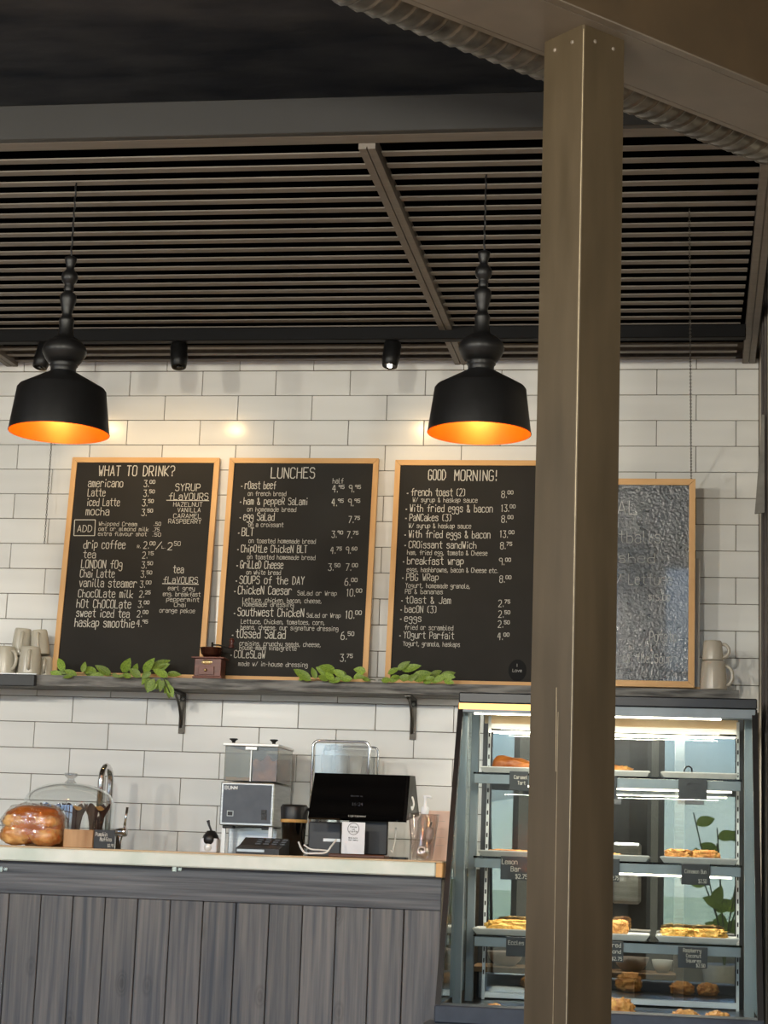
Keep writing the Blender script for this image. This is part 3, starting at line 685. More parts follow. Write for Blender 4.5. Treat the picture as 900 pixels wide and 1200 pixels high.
def morning(t, p0, U, V, Nn):
    mb, T, price, line = make_writer(445, 530, 4.287, t, p0, U, V, Nn)
    T('GOOD', 244, 330, 138, 50); T('MORNING!', 376, 590, 142, 52)
    for tx, a, b, y, h in (('french toast (2)', 158, 428, 218, 36), ('With fried eggs & bacon', 152, 566, 298, 36), ('PaNCakes (3)', 150, 358, 344, 34), ('With fried eggs & bacon', 146, 554, 428, 36), ('CROissant sandWich', 146, 484, 480, 34),
                           ('breakfast wrap', 138, 420, 562, 36), ('PBG WRap', 134, 294, 644, 34), ('tOast & Jam', 130, 356, 758, 34), ('bacON (3)', 126, 284, 804, 34), ('eggs', 124, 208, 850, 34), ('YOgurt Parfait', 120, 372, 934, 34)):
        T(tx, a, b, y, h); T('*', a - 26, a - 16, y - 4, 22)
    for tx, a, b, y in (('W/ syrup & haskap sauce', 166, 490, 250), ('W/ syrup & haskap sauce', 146, 458, 380), ('ham, fried egg, tomato & Cheese', 138, 540, 514), ('eggs, hashbrowns, bacon & Cheese etc.', 136, 594, 600), ('Yogurt, homemade granola,', 130, 454, 680),
                        ('PB & bananas', 128, 316, 710), ('fried or scrambled', 126, 368, 890), ('Yogurt, granola, haskaps', 118, 402, 972)):
        T(tx, a, b, y, 23)
    for big, sm, x, y, h in (('8.', '00', 612, 228, 34), ('13.', '00', 610, 298, 34), ('8.', '00', 612, 352, 34), ('13.', '00', 604, 428, 34), ('8.', '75', 606, 486, 34), ('9.', '00', 600, 566, 34), ('8.', '00', 602, 654, 34), ('2.', '75', 596, 776, 34), ('2.', '50', 596, 830, 34), ('2.', '50', 594, 880, 34), ('4.', '00', 592, 942, 34)):
        price(big, sm, x, y, h)
    mb.build('chalk_lettering', M_white, t)
    cc = onplane(445 + 692 / 4.287, 530 + 1096 / 4.287, p0, Nn) + Nn * .0006
    d = MB(); ring = [cc + U * (.034 * cos(a)) + V * (.042 * sin(a)) for a in [2 * pi * i / 24 for i in range(24)]]
    d.add(ring, [tuple(range(24))]); sk = d.build('round_sticker', M_rail2, t)
    m2 = MB(); 
    write(m2, 'I', cc + Nn * .0006 + V * .014 - U * .004, U, V, Nn, .011, .004, .0016); write(m2, 'Love', cc + Nn * .0006 - U * .018 - V * .006, U, V, Nn, .011, .034, .0016)
    m2.build('sticker_lettering', M_grey, sk)
def special(t, p0, U, V, Nn):
    for tx, a, b, y, h in (('SPECIAL', -150, 186, 248, 62), ('w/ Meatballs', -120, 296, 382, 56), ('Garnished', -110, 268, 474, 44), ('w/ Lettuce', 60, 350, 578, 48), ('$15.00', 240, 340, 654, 26), ('Potato', 246, 372, 846, 46), ('of the Soup', 120, 350, 944, 40)):
        mb, T, price, line = make_writer(700, 540, 4.0, t, p0, U, V, Nn)
        T(tx, a, b, y, h, .0024); tag(mb.build('chalk_line', M_grey, t), kind='stuff')
for args in (('tall black chalkboard headed WHAT TO DRINK? in a pine frame', -.214, .394, SZ + .002, 2.652, -.105, -.028, M_chalk, drinks),
             ('tall black chalkboard headed LUNCHES in a pine frame', .434, 1.034, SZ + .002, 2.652, -.105, -.028, M_chalk, lunches),
             ('tall black chalkboard headed GOOD MORNING! half behind the post', 1.100, 1.708, SZ + .002, 2.646, -.105, -.028, M_chalk, morning)):
    board(*args)
b4t = at(815, 563, -.150); b4b = at(814, 806, -.16)
board('shiny bumpy chalkboard of daily specials right of the post', b4t.x - .53, b4t.x, b4b.z, b4t.z, -.160, -.178, M_chalkgl, special, fw=.023)
bb = thing('framed_board', 'pale framed board mostly hidden behind the shiny specials chalkboard', 'board', (2.1, -.09, SZ))
q = at(819.5, 800, -.09); Mx = Matrix.Translation((0, 0, 0))
B((1.80, -.097, SZ + .002), (q.x, -.080, SZ + .5)).build('panel', M_mug2, bb)
B((1.79, -.11, SZ + .002), (q.x + .003, -.0975, SZ + .018)).build('bottom_rail', M_pineh, bb)

# chains
def chain(p, q, name, lab):
    p = Vector(p); q = Vector(q); n = int((p - q).length / .011); d = (q - p) / n; mb = MB()
    dn = d.normalized(); s1 = dn.cross(Vector((0, 1, 0.01))).normalized(); s2 = dn.cross(s1)
    for i in range(n):
        c = p + d * (i + .5); s = s1 if i % 2 else s2
        ring = [c + s * (.0028 * cos(a)) + dn * (.0066 * sin(a)) for a in [2 * pi * k_ / 6 for k_ in range(6)]]
        mb.tube(ring, .0011, 4, closed=True)
    return solo(mb, name, M_shade, lab, 'chain')
chain((2.2159, -1.7176, 3.049), (2.2425, -.158, b4t.z - .004), 'hanging_chain', 'thin chain from the slats down to the shiny specials board')
cl = at(56, 580, -.05); chain((cl.x, -.05, 3.049), (cl.x, -.05, at(52, 637, -.05).z), 'hanging_chain', 'thin chain hanging free on the tiles below the left pendant')

# ------------------------------------------------------------------ mugs
def mug(base, H, R, m, lab, ang, group, flip=True, lean=0.0):
    """mug standing upside down (flip) with its handle towards ang"""
    b = Vector(base); t = thing('mug', lab, 'mug', b, group)
    L = Matrix.Rotation(lean, 4, 'Y')
    pr = [(0, .006), (R * .93, .006), (R, .0), (R * 1.0, .004), (R * .985, H * .3), (R * .93, H * .7), (R * .87, H * .93), (R * .80, H), (R * .7, H), (R * .67, H - .004), (0, H - .004)]
    if not flip: pr = [(0, 0), (R * .8, 0), (R * .87, H * .07), (R * .95, H * .4), (R, H), (R * .95, H), (R * .88, H * .1), (0, H * .06)]
    MB().lathe(pr, b, 36, L).build('cup_body', m, t)
    dx = Vector((cos(ang), sin(ang), 0)); hs = []
    for i in range(13):
        a = pi * i / 12
        rr = (R * .93 + .000) + sin(a) * .024; zz_ = H * .5 + cos(a) * H * .33
        hs.append(b + (L @ (dx * rr + Vector((0, 0, zz_)))))
    MB().tube(hs, [.0065] * 13, 10).build('handle', m, t)
    return t
MY = -.15; zs0 = SZ + .0046
def mugat(px, y0, y1, wpx, ang, lab, Y=MY, m=M_mug, group='cream mugs on the left of the shelf', lean=0, z=None, flip=True):
    c = at(px, y1, Y); K = (Y - CAM.y) * 1.02 / FP
    base = Vector((c.x, Y, z if z is not None else zs0)); return mug(base, (y1 - y0) * K, wpx * K / 2, m, lab, ang, group, flip, lean)
mugat(4.5, 758, 791, 26, radians(-28), 'cream mug upside down at the left end of the shelf', Y=-.155)
mugat(34, 758, 791, 27, radians(-76), 'cream mug upside down with its handle facing out, front of the stack', Y=-.165)
mugat(52, 768, 791, 20, radians(-75), 'cream mug in the lower row beside the chalkboard frame', Y=-.10)
mugat(22, 768, 791, 22, radians(160), 'cream mug in the lower row hidden between the two front mugs', Y=-.075)
zl = zs0 + .077
mugat(23.5, 737, 770, 23, radians(-72), 'cream mug in the upper row, the left of two', Y=-.10, z=zl, lean=radians(3))
mugat(47.5, 738, 768, 22, radians(-80), 'cream mug in the upper row next to the chalkboard frame', Y=-.12, z=zl + .003, lean=radians(-7))
kz = (.15 + 6.93) / FP
c = at(836, 809, -.16); m1 = mug((c.x, -.16, SZ + .001), .108, .049, M_mug2, 'greige mug upside down at the bottom of the right hand stack', radians(-12), 'stacked greige mugs right of the specials board')
m2 = mug((c.x - .003, -.16, SZ + .110), .073, .038, M_mug2, 'greige mug balanced on top of the right hand stack', radians(-10), 'stacked greige mugs right of the specials board')

# ------------------------------------------------------------------ coffee mill
g0 = at(247, 795, -.15); K = 6.95 / FP
mill = thing('coffee_mill', 'small reddish wooden hand coffee mill between two menu boards', 'coffee mill', (g0.x, -.172, SZ))
gx, gy = g0.x, -.172; hw = .052
B((gx - hw - .006, gy - .042, SZ + .001), (gx + hw + .006, gy + .040, SZ + .008), .002).build('base', M_walnut, mill)
B((gx - hw, gy - .036, SZ + .008), (gx + hw, gy + .038, SZ + .076), .002).build('box', M_walnut, mill)
B((gx - hw - .012, gy - .045, SZ + .076), (gx + hw + .012, gy + .043, SZ + .082), .002).build('top_board', M_walnut, mill)
dw = B((gx - .034, gy - .041, SZ + .014), (gx + .026, gy - .0365, SZ + .046), .001).build('drawer', M_walnut, mill)
MB().lump((gx - .006, gy - .046, SZ + .031), (.006, .006, .006), amp=0, nu=12, nv=8, flat=False).build('drawer_knob', M_brass, dw)
e = MB(); e.lathe([(0, .0015), (.02, .001), (.022, 0)], (gx - .004, gy - .0365, SZ + .062), 20, Matrix.Rotation(radians(90), 4, 'X') @ Matrix.Diagonal((1, .42, 1, 1))); e.build('oval_badge', M_brass, mill)
MB().lathe([(.012, .082), (.030, .086), (.040, .097), (.044, .118), (.047, .120), (.044, .1205), (.040, .116), (.028, .092), (0, .086)], (gx + .004, gy, SZ), 32).build('grinding_bowl', M_copper, mill)
MB().tube([(gx + .004, gy, SZ + .09), (gx + .004, gy, SZ + .142)], .004, 8).build('spindle', M_black, mill)
MB().lump((gx + .0, gy - .02, SZ + .114), (.009, .009, .008), amp=.0, nu=12, nv=8, flat=False).build('bowl_nut', M_chrome, mill)
ck = MB().tube([(gx + .004, gy, SZ + .132), (gx + .03, gy - .005, SZ + .131), (gx + .07, gy - .02, SZ + .122), (gx + .086, gy - .022, SZ + .120)], .003, 8).build('crank', M_black, mill)
MB().lathe([(0, 0), (.011, 0), (.012, .004), (.007, .012), (.009, .022), (.011, .028), (.007, .036), (0, .038)], (gx + .086, gy - .022, SZ + .119), 20).build('crank_knob', M_walnutd, ck)

# ------------------------------------------------------------------ leafy garlands
def leafmesh():
    mb = MB(); n = 6; L = 1.0
    for i in range(n + 1):
        t = i / n; w_ = .26 * (sin(pi * min(1, t ** .8)) ** .8) if 0 < i < n else 0.004; bend = -.12 * t * t
        mb.v += [Vector((t * L, -w_, bend + .10 * w_ / .26 * .6)), Vector((t * L, 0, bend)), Vector((t * L, w_, bend + .10 * w_ / .26 * .6))]
    for i in range(n):
        a = 3 * i; mb.f += [(a, a + 3, a + 4, a + 1), (a + 1, a + 4, a + 5, a + 2)]; mb.sm += [True, True]
    return mb
LM = None
def garland(lab, stempx, leaves, Y=-.185):
    global LM
    o = at(stempx[0][0], stempx[0][1], Y); t = thing('leafy_garland', lab, 'garland', o)
    pts_ = [at(p[0], p[1], Y if len(p) < 3 else p[2]) for p in stempx]
    MB().tube(pts_, .0018, 6).build('stem', M_stem, t)
    for (px, py, qx, qy) in leaves:
        low = max(py, qy) > 793; Yl = SF - .022 if low else Y
        a = at(px, py, Yl - rnd.uniform(-.006, .010)); dy = rnd.uniform(-.008, .008) if low else rnd.uniform(-.03, .01); b = at(qx, qy, Yl); b.y = a.y + dy
        if b.y < SF - .002 or py < 790: pass
        d = b - a; L = d.length * 1.12
        if LM is None: ob = leafmesh().build('leaf', M_leaf); LM = ob.data; ob.parent = t
        else: ob = bpy.data.objects.new('leaf', LM); col.objects.link(ob); ob.parent = t
        X = d.normalized(); out = Vector((rnd.uniform(-.4, .4), -1, rnd.uniform(.0, .45))); Z = (out - X * out.dot(X)).normalized(); Yv = Z.cross(X)
        R3 = Matrix((X, Yv, Z)).transposed().to_4x4()
        a2 = a - worldloc(t)
        ob.matrix_local = Matrix.Translation(a2) @ R3 @ Matrix.Diagonal((L, L * rnd.uniform(.8, 1.15), L, 1))
def px_leaves(ox, oy, s, L): return [(ox + a / s, oy + b / s, ox + c / s, oy + d / s) for a, b, c, d in L]
gl1 = px_leaves(60, 765, 5.625, [(90, 118, 40, 42), (70, 150, 5, 128), (110, 145, 10, 150), (150, 148, 80, 160), (170, 150, 110, 120), (205, 130, 225, 65), (300, 138, 210, 95), (290, 150, 220, 130), (395, 148, 315, 92), (350, 152, 280, 150), (400, 140, 450, 160),
    (470, 128, 530, 55), (480, 150, 440, 158), (545, 130, 570, 80), (590, 160, 520, 108), (530, 160, 465, 140), (610, 130, 680, 52), (650, 110, 765, 48), (640, 105, 720, 60), (690, 120, 770, 75), (770, 160, 680, 110), (760, 140, 845, 140), (700, 130, 770, 155),
    (640, 140, 590, 200), (650, 160, 620, 240), (680, 170, 640, 255), (720, 170, 690, 235), (660, 130, 600, 160), (740, 180, 720, 250), (770, 200, 740, 262), (780, 220, 770, 292), (770, 210, 802, 285), (700, 200, 660, 250), (750, 175, 780, 240)])
garland('leafy green garland spilling over the shelf below the drinks menu', [(62, 791), (85, 790), (110, 790), (140, 791), (165, 789), (182, 787, -.2), (192, 796, -.235), (199, 812, -.237)], gl1)
gl2 = px_leaves(340, 765, 4.5, [(110, 148, 30, 90), (80, 130, 45, 140), (135, 138, 118, 82), (225, 120, 145, 80), (200, 148, 150, 118), (240, 105, 175, 75), (290, 128, 230, 92), (250, 130, 310, 125), (230, 148, 190, 105), (330, 140, 265, 135), (300, 125, 250, 100), (335, 140, 385, 100), (400, 98, 342, 86), (345, 128, 395, 128), (270, 140, 210, 150), (380, 135, 420, 145)])
garland('leafy green garland lying below the LUNCHES board', [(350, 797), (380, 797), (405, 796), (425, 795), (440, 797)], gl2, -.18)
gl3 = px_leaves(340, 765, 4.5, [(515, 112, 570, 82), (565, 90, 625, 50), (590, 95, 680, 68), (600, 100, 640, 65), (530, 130, 572, 120), (520, 150, 575, 125), (580, 120, 600, 150), (575, 135, 640, 130), (640, 140, 735, 105), (660, 150, 720, 120), (620, 145, 670, 120), (710, 140, 760, 130), (740, 120, 795, 96), (790, 130, 862, 104), (740, 150, 800, 140), (800, 120, 865, 128), (810, 145, 860, 158), (480, 148, 530, 140), (700, 150, 740, 155), (760, 150, 820, 120)])
garland('leafy green garland lying below the GOOD MORNING! board', [(443, 797), (460, 796), (480, 795), (505, 797), (530, 797)], gl3, -.18)

# ------------------------------------------------------------------ counter
CX1 = 1.452
ct = thing('service_counter', 'grey stained plank counter with a pale marbled top edge', 'counter', (.2, -.7, 0))
B((-1.6, -.98, 0.0), (1.43, -.42, 1.05)).build('carcass', M_trimw, ct)
B((-1.6, -1.03, 1.060), (CX1 - .022, -.40, 1.104), .004).build('worktop', M_slab, ct)
B((-1.6, -1.028, 1.1042), (CX1 - .0, -.40, 1.110), .0015).build('worktop_surface', M_tan, ct)
B((CX1 - .0215, -1.027, 1.058), (CX1, -.40, 1.104), .002).build('end_cap', M_pine, ct)
B((-1.6, -1.0, .953), (1.447, -.981, 1.0595), .0015).build('trim_board', M_rail, ct)
pw = .1108; x = 1.447 - .118; pp = None
B((x + .0015, -.998, .02), (1.447, -.981, .952), .0012).build('plank', M_plank, ct)
while x > -1.5:
    if pp is None:
        pp = MB().box((0, -.998, .02), (pw - .0028, -.981, .952), None, .0018).build('plank', M_plank, ct); o = pp
    else: o = pp.copy(); col.objects.link(o); o.parent = ct
    o.location = Vector((x - pw - 0, 0, 0)) - Vector((0, 0, 0)) + (pp.location if False else Vector((0, 0, 0)))
    if o is pp: base_off = Vector(pp.location)
    x -= pw
for ch in ct.children:      # plank meshes were built relative to the counter's origin
    if ch.name.startswith('plank') and ch.data == pp.data: ch.location.x += 0
tp = at(4, 1010, -1.0)
for px, lab in ((4, None), (208, None), (514, None)):
    c = at(px, 1019, -1.0)
    mb = MB(); mb.box((c.x - .018, -1.0035, c.z - .008), (c.x - .002, -1.0005, c.z + .01), None, .002); mb.box((c.x + .001, -1.005, c.z - .005), (c.x + .016, -1.0005, c.z + .008), None, .003)
    mb.build('cable_clip', G_acr, ct)
bc = thing('back_counter', 'low worktop behind the service counter below the tiles', 'counter', (.2, -.2, 0))
B((-1.6, -.38, .0), (1.42, -.012, .86)).build('carcass', M_trimw, bc); B((-1.6, -.39, .86), (1.43, -.010, .9), .003).build('worktop', M_slab, bc)
CT = 1.1102

# bread
by = -.905; b0 = at(39, 990, by); K = (by - CAM.y) * 1.0 / FP
br = thing('bread_loaf', 'round brown loaf of bread rolls in a clear plastic bag', 'bread', (b0.x, by, CT))
rw = 38 * K
def loaf():
    mb = MB(); nu, nv = 48, 24
    for j in range(nv + 1):
        th2 = pi * j / nv
        for i in range(nu):
            a = 2 * pi * i / nu; d = Vector((sin(th2) * cos(a), sin(th2) * sin(a), cos(th2)))
            e = Vector([math.copysign(abs(q_) ** .75, q_) for q_ in d])
            # creases between the rolls
            crease = .0
            crease += .13 * math.exp(-(d.x / .10) ** 2); 
            if d.z < .35: crease += .10 * math.exp(-((d.z + .25) / .12) ** 2)
            k_ = 1 - crease + .04 * noise.noise(d * 3)
            mb.v.append(Vector((b0.x, by, CT + .066)) + Vector((e.x * rw * .94 * k_, e.y * .070 * k_, max(-.064, e.z * .064 * k_))))
    mb.f = [(j * nu + i, (j + 1) * nu + i, (j + 1) * nu + (i + 1) % nu, j * nu + (i + 1) % nu) for j in range(nv) for i in range(nu)]; mb.sm = [True] * len(mb.f)
    return mb
lo_ = loaf(); ll = lo_.build('crust', M_crust, br)
# paler rolls showing below the crust
for (dx, dz, sx, sz) in ((-.051, .036, .053, .034), (.051, .036, .052, .034), (-.050, .082, .051, .026), (.050, .082, .050, .026)):
    MB().lump((b0.x + dx, by - .020, CT + dz), (sx, .054, sz), seed=dx * 40, amp=.16, fr=2.6, sq=.8, flat=False).build('roll', M_bun, br)
MB().lump((b0.x, by + .004, CT + .092), (rw * .90, .062, .044), seed=3, amp=.10, fr=2.2, nu=48, nv=20, sq=.8, flat=False).build('top_crust', M_crust, br)
MB().lump((b0.x, by, CT + .070), (rw * 1.03, .080, .074), seed=4, amp=.10, fr=3.2, nu=56, nv=30, sq=.8).build('plastic_bag', G_bag, br)
# cake stand: wood block, dome, muffins
cy = -.66; c0 = at(79, 975, cy); K = (cy - CAM.y) / FP
stand = thing('cake_stand', 'clear glass cake dome with a knob on a wooden board', 'cake dome', (c0.x, cy, CT))
zb = at(79, 972.5, cy).z
MB().lathe([(0, CT), (.142, CT), (.147, CT + .004), (.147, zb - .004), (.144, zb), (0, zb)], (c0.x, cy, 0), 48).build('wooden_board', M_block, stand)
K = (cy - CAM.y) / FP
zz = lambda py: at(79, py, cy).z
MB().lathe([(54.5 * K, zb + .001), (54.5 * K, zz(945)), (53.5 * K, zz(938)), (49 * K, zz(930.5)), (40 * K, zz(924.5)), (28 * K, zz(920)), (20 * K, zz(918.5)), (12 * K, zz(917.8)), (0, zz(917.6))], (c0.x, cy, 0), 64).build('glass_dome', G_dome, stand)
MB().lathe([(8 * K, zz(917.6)), (5 * K, zz(915)), (4 * K, zz(912)), (7.5 * K, zz(909.5)), (8.5 * K, zz(907.6)), (7.5 * K, zz(906)), (0, zz(905.6))], (c0.x, cy, 0), 28).build('dome_knob', G_acr, stand)
def muffin(px, pyb, yy, lab, sc_=1.0, top=True):
    c_ = at(px, pyb, yy); z0 = zb + .0015
    t = thing('muffin', lab, 'muffin', (c_.x, yy, z0), 'muffins under the glass dome')
    H = 29 * K * sc_
    def rip(a, k_): return (.10 * k_ / 6.0) * cos(4 * a + .6)
    prof = [(.0, 0), (.022, 0), (.025, H * .3), (.029, H * .55), (.036, H * .75), (.044, H * .95)]
    mb = MB(); n = 32; vs_ = []
    for k_, (r, z) in enumerate(prof):
        for i in range(n):
            a = 2 * pi * i / n; tip = (cos(4 * a + .6) * .5 + .5) ** 1.5 if k_ == len(prof) - 1 else 0
            r2 = r * (1 + .10 * (k_ / 5) * cos(4 * a + .6)) * sc_
            vs_.append(Vector((c_.x + r2 * cos(a), yy + r2 * sin(a), z0 + z + tip * .026 - (.014 if k_ == len(prof) - 1 else 0))))
    mb.add(vs_, [(k_ * n + i, k_ * n + (i + 1) % n, (k_ + 1) * n + (i + 1) % n, (k_ + 1) * n + i) for k_ in range(len(prof) - 1) for i in range(n)], True)
    mb.build('paper_case', M_muffp, t)
    MB().lump((c_.x, yy, z0 + H * .74), (.030 * sc_, .030 * sc_, .020), seed=px, amp=.25, fr=3).build('muffin_top', M_muff, t)
muffin(112, 972, -.715, 'muffin in a dark tulip paper, right hand front one under the dome')
muffin(86, 972, -.66, 'muffin in a dark tulip paper in the middle under the dome')
muffin(60, 972, -.61, 'muffin in a dark tulip paper behind the bread', 1.0)
# wooden block + sign in front of the stand
def W(px, py, Y): return at(px, py, Y)
def frontbox(x0, y0, x1, y1, Y, d, m, name, lab, cat, base=CT, bev=.002, group=None):
    """box whose front face covers the pixel rectangle at depth Y, standing on base"""
    a = at(x0, y1, Y); b = at(x1, y0, Y); t_ = at((x0 + x1) / 2, y0, Y)
    return solo(MB().box((a.x, Y, base), (b.x, Y + d, t_.z), None, bev), name, m, lab, cat, group)
frontbox(73.5, 972, 109.5, 992, -.93, .03, M_block, 'wooden_block', 'pale knotty wooden block leaning by the muffin sign', 'wood block')
def card(px0, py0, px1, py1, Y, lines, lab, m=M_sign, tx=M_white, base=None, name='price_card', grp=None, ls=.28, d=.003):
    a = at(px0, (py0 + py1) / 2, Y); b = at(px1, (py0 + py1) / 2, Y); zt_ = at((px0 + px1) / 2, py0, Y).z; z0 = at((px0 + px1) / 2, py1, Y).z if base is None else base
    t = thing(name, lab, 'price card', ((a.x + b.x) / 2, Y, z0), grp)
    B((a.x, Y, z0), (b.x, Y + d, zt_), .0008).build('card', m, t)
    mb = MB(); Wd = b.x - a.x; Hh = zt_ - z0; U = Vector((1, 0, 0)); V = Vector((0, 0, 1)); Nn = Vector((0, -1, 0))
    for tx_, fx, fy, fw_, fh in lines:
        write(mb, tx_, Vector((a.x + Wd * fx, Y - .0007, z0 + Hh * fy)), U, V, Nn, Hh * fh, Wd * fw_, max(.0014, Hh * fh * .13))
    mb.build('lettering', tx, t); return t
card(110, 972.5, 134.5, 992.5, -.945, [('Pumpkin', .08, .66, .55, .2), ('Muffins', .3, .4, .55, .2), ('$2.99', .68, .1, .28, .16)], 'small black sign reading Pumpkin Muffins by the glass dome', M_blackp, base=CT)

# faucet (stands on the back counter)
fy = -.22; f0 = at(125, 940, fy); K = (fy - CAM.y) / FP
fa = thing('kitchen_faucet', 'chrome gooseneck tap with a lever handle behind the cake dome', 'tap', (f0.x, fy, .9))
MB().lathe([(.0, .9), (.026, .9), (.026, .91), (.018, .915), (.018, .94), (.014, .945)], (f0.x + .01, fy, 0), 24).build('base', M_chrome, fa)
zt_ = at(125, 899, fy).z
arc = [(f0.x + .01, fy, .93), (f0.x + .01, fy, zt_ - .07)] + [(f0.x + .01 - .006 * (1 - cos(a)) / 2, fy - .05 * (1 - cos(a)), zt_ - .06 + .06 * sin(a) - 0) for a in [pi * i / 12 for i in range(1, 13)]] + [(f0.x + .004, fy - .10, zt_ - .16)]
MB().tube(arc, .0125, 16).build('gooseneck', M_chrome, fa)
hz = at(141, 972, fy - .0); q1 = at(135, 974, fy - .16); 
vb = thing('mixer_lever', 'chrome lever tap body with an upright handle right of the sign', 'tap', (at(142, 975, -.36).x, -.36, .9))
vx = at(141, 975, -.36); K2 = (6.72) / FP
MB().tube([(vx.x - .004, -.36, .9), (vx.x - .004, -.36, vx.z - .012)], .014, 16).build('column', M_chrome, vb)
MB().tube([(vx.x - .03, -.36, vx.z), (vx.x + .016, -.36, vx.z), (vx.x + .024, -.36, vx.z)], [.0125, .017, .015], 20).build('cartridge', M_chrome, vb)
MB().tube([(vx.x + .014, -.36, vx.z + .01), (vx.x + .022, -.362, at(148, 946, -.36).z)], [.0048, .0058], 12).build('lever', M_chrome, vb)

# sugar jar with spoon
sy = -.60; s0 = at(246, 1000, sy); K = (sy - CAM.y) / FP
sj = thing('sugar_jar', 'small white square jar with black lid and a spoon', 'jar', (s0.x, sy, CT))
B((s0.x - 10 * K, sy - .028, CT), (s0.x + 10 * K, sy + .028, at(246, 982.5, sy).z), .003).build('jar_body', M_card, sj)
zl_ = at(246, 982.5, sy).z
ld = MB().lathe([(0, zl_ + .028), (.014, zl_ + .026), (.026, zl_ + .010), (.030, zl_ - .002), (.030, zl_ + .0), (.0, zl_ + .0001)], (s0.x, sy, 0), 24); ld.build('lid', M_blackp, sj)
hh = MB(); hh.lathe([(0, .002), (.018, .0015), (.0185, 0)], (s0.x, sy - .0285, zl_ - .004), 20, Matrix.Rotation(radians(90), 4, 'X')); hh.build('black_inlay', M_blackp, sj)
hh = MB(); hh.lathe([(0, .002), (.014, .0015), (.0145, 0)], (s0.x - .002, sy - .0285, CT + .018), 20, Matrix.Rotation(radians(90), 4, 'X')); hh.build('white_disc', M_steelw, sj)
MB().tube([(s0.x + .004, sy, zl_ + .02), (s0.x - .008, sy, zl_ + .045), (s0.x - .013, sy, zl_ + .062)], [.0035, .004, .006], 8).build('spoon', M_dark, sj)

# grinder
gy_ = -.375; gd = .36; Wg = lambda px, py: at(px, py, gy_)
gx0, gx1 = Wg(259, 920).x, Wg(322, 920).x
zp1 = Wg(290, 917).z; zp0 = Wg(290, 968).z; zh1 = Wg(290, 873).z
gr = thing('coffee_grinder', 'tall steel coffee grinder with smoky hoppers and grey front panel', 'grinder', ((gx0 + gx1) / 2, gy_ + .17, .9))
gb = gy_ + .30
B((gx0, gy_, zp0), (gx1, gb, zp1), .004).build('housing', M_steel, gr)
pn = B((gx0 + .010, gy_ - .003, zp0 + .010), (gx1 - .010, gy_ - .0003, zp1 - .008), .001).build('front_panel', M_panel, gr)
mb = MB(); write(mb, 'BUNN', Vector((gx0 + .016, gy_ - .0042, zp1 - .026)), Vector((1, 0, 0)), Vector((0, 0, 1)), Vector((0, -1, 0)), .011, .046, .0028); mb.build('maker_lettering', M_steelw, pn)
def sw(x0, y0, x1, y1):
    a = Wg(x0, y1); b = Wg(x1, y0); s_ = B((a.x, gy_ - .008, a.z), (b.x, gy_ - .0032, b.z), .001).build('switch', M_blackp, gr)
    B((a.x - .003, gy_ - .0052, a.z - .003), (b.x + .003, gy_ - .0033, b.z + .003), .0008).build('switch_frame', M_dark if x0 > 290 else M_steel, s_)
sw(267, 951, 273, 955.5); sw(307, 950, 312, 954); sw(307, 956, 312, 960)
hx0, hx1 = Wg(262.5, 900).x, Wg(325, 900).x; zl0 = zp1 + .004
xm = (hx0 + hx1) / 2 - .0
B((hx0, gy_ + .004, zl0), (xm - .002, gb - .03, zh1 - .004), .002).build('bean_hopper', G_hop, gr); B((xm + .002, gy_ + .004, zl0), (hx1, gb - .03, zh1 - .004), .002).build('bean_hopper', G_hop, gr)
for (q0, q1, hgt) in ((hx0 + .006, xm - .006, .016), (xm + .006, hx1 - .006, .10)):
    mb = MB(); n = 10
    for i in range(n + 1):
        for j in range(2):
            x_ = q0 + (q1 - q0) * i / n; y_ = (gy_ + .009) if j == 0 else (gb - .036)
            mb.v += [Vector((x_, y_, zl0 + .003)), Vector((x_, y_, zl0 + .003 + hgt * (.75 + .35 * noise.noise(Vector((x_ * 30, j * 3, hgt))))))]
    for i in range(n):
        a = 4 * i; mb.f += [(a, a + 4, a + 5, a + 1), (a + 2, a + 3, a + 7, a + 6), (a + 1, a + 5, a + 7, a + 3), (a, a + 2, a + 6, a + 4)]; mb.sm += [False] * 4
    mb.f += [(0, 1, 3, 2), (4 * n, 4 * n + 2, 4 * n + 3, 4 * n + 1)]; mb.sm += [False] * 2
    mb.build('coffee_beans', M_crumb if hgt < .05 else M_pastd, gr)
B((hx0 - .008, gy_ - .004, zh1 - .004), (hx1 + .003, gb - .02, zh1 + .006), .002).build('hopper_lid', M_steelw, gr)
B((xm - .022, gy_ - .006, zh1 - .018), (xm + .022, gy_ - .0041, zh1 - .006), .001).build('hinge_plate', M_steelw, gr)
B((xm - .002, gy_ + .0, zl0), (xm + .002, gy_ + .0035, zh1 - .018)).build('divider', M_steelw, gr)
for px in (271.5, 319):
    cx = Wg(px, 870).x
    MB().lathe([(0, 0), (.007, 0), (.006, .006), (.010, .011), (.016, .015), (.014, .018), (0, .019)], (cx, gy_ + .03, zh1 + .006), 16).build('lid_knob', M_blackp, gr)
B((gx0 + .008, gy_ + .12, .902), (gx1 - .008, gb, zp0 - .002), .003).build('rear_column', M_steel, gr)
B((gx0 + .006, gy_ + .02, .902), (gx0 + .02, gy_ + .034, zp0)).build('leg', M_steelw, gr); B((gx1 - .02, gy_ + .02, .902), (gx1 - .006, gy_ + .034, zp0)).build('leg', M_steelw, gr)
B((gx0 + .004, gy_ - .0, .9), (gx1 - .004, gb + .0, .912), .002).build('base', M_steel, gr)
B((gx0 + .01, gy_ + .01, zp0 - .010), (gx0 + .05, gy_ + .05, zp0 - .0005), .002).build('chute', M_black, gr)
B((gx1 - .045, gy_ + .01, zp0 - .012), (gx1 - .02, gy_ + .04, zp0 - .0005), .002).build('chute', M_black, gr)
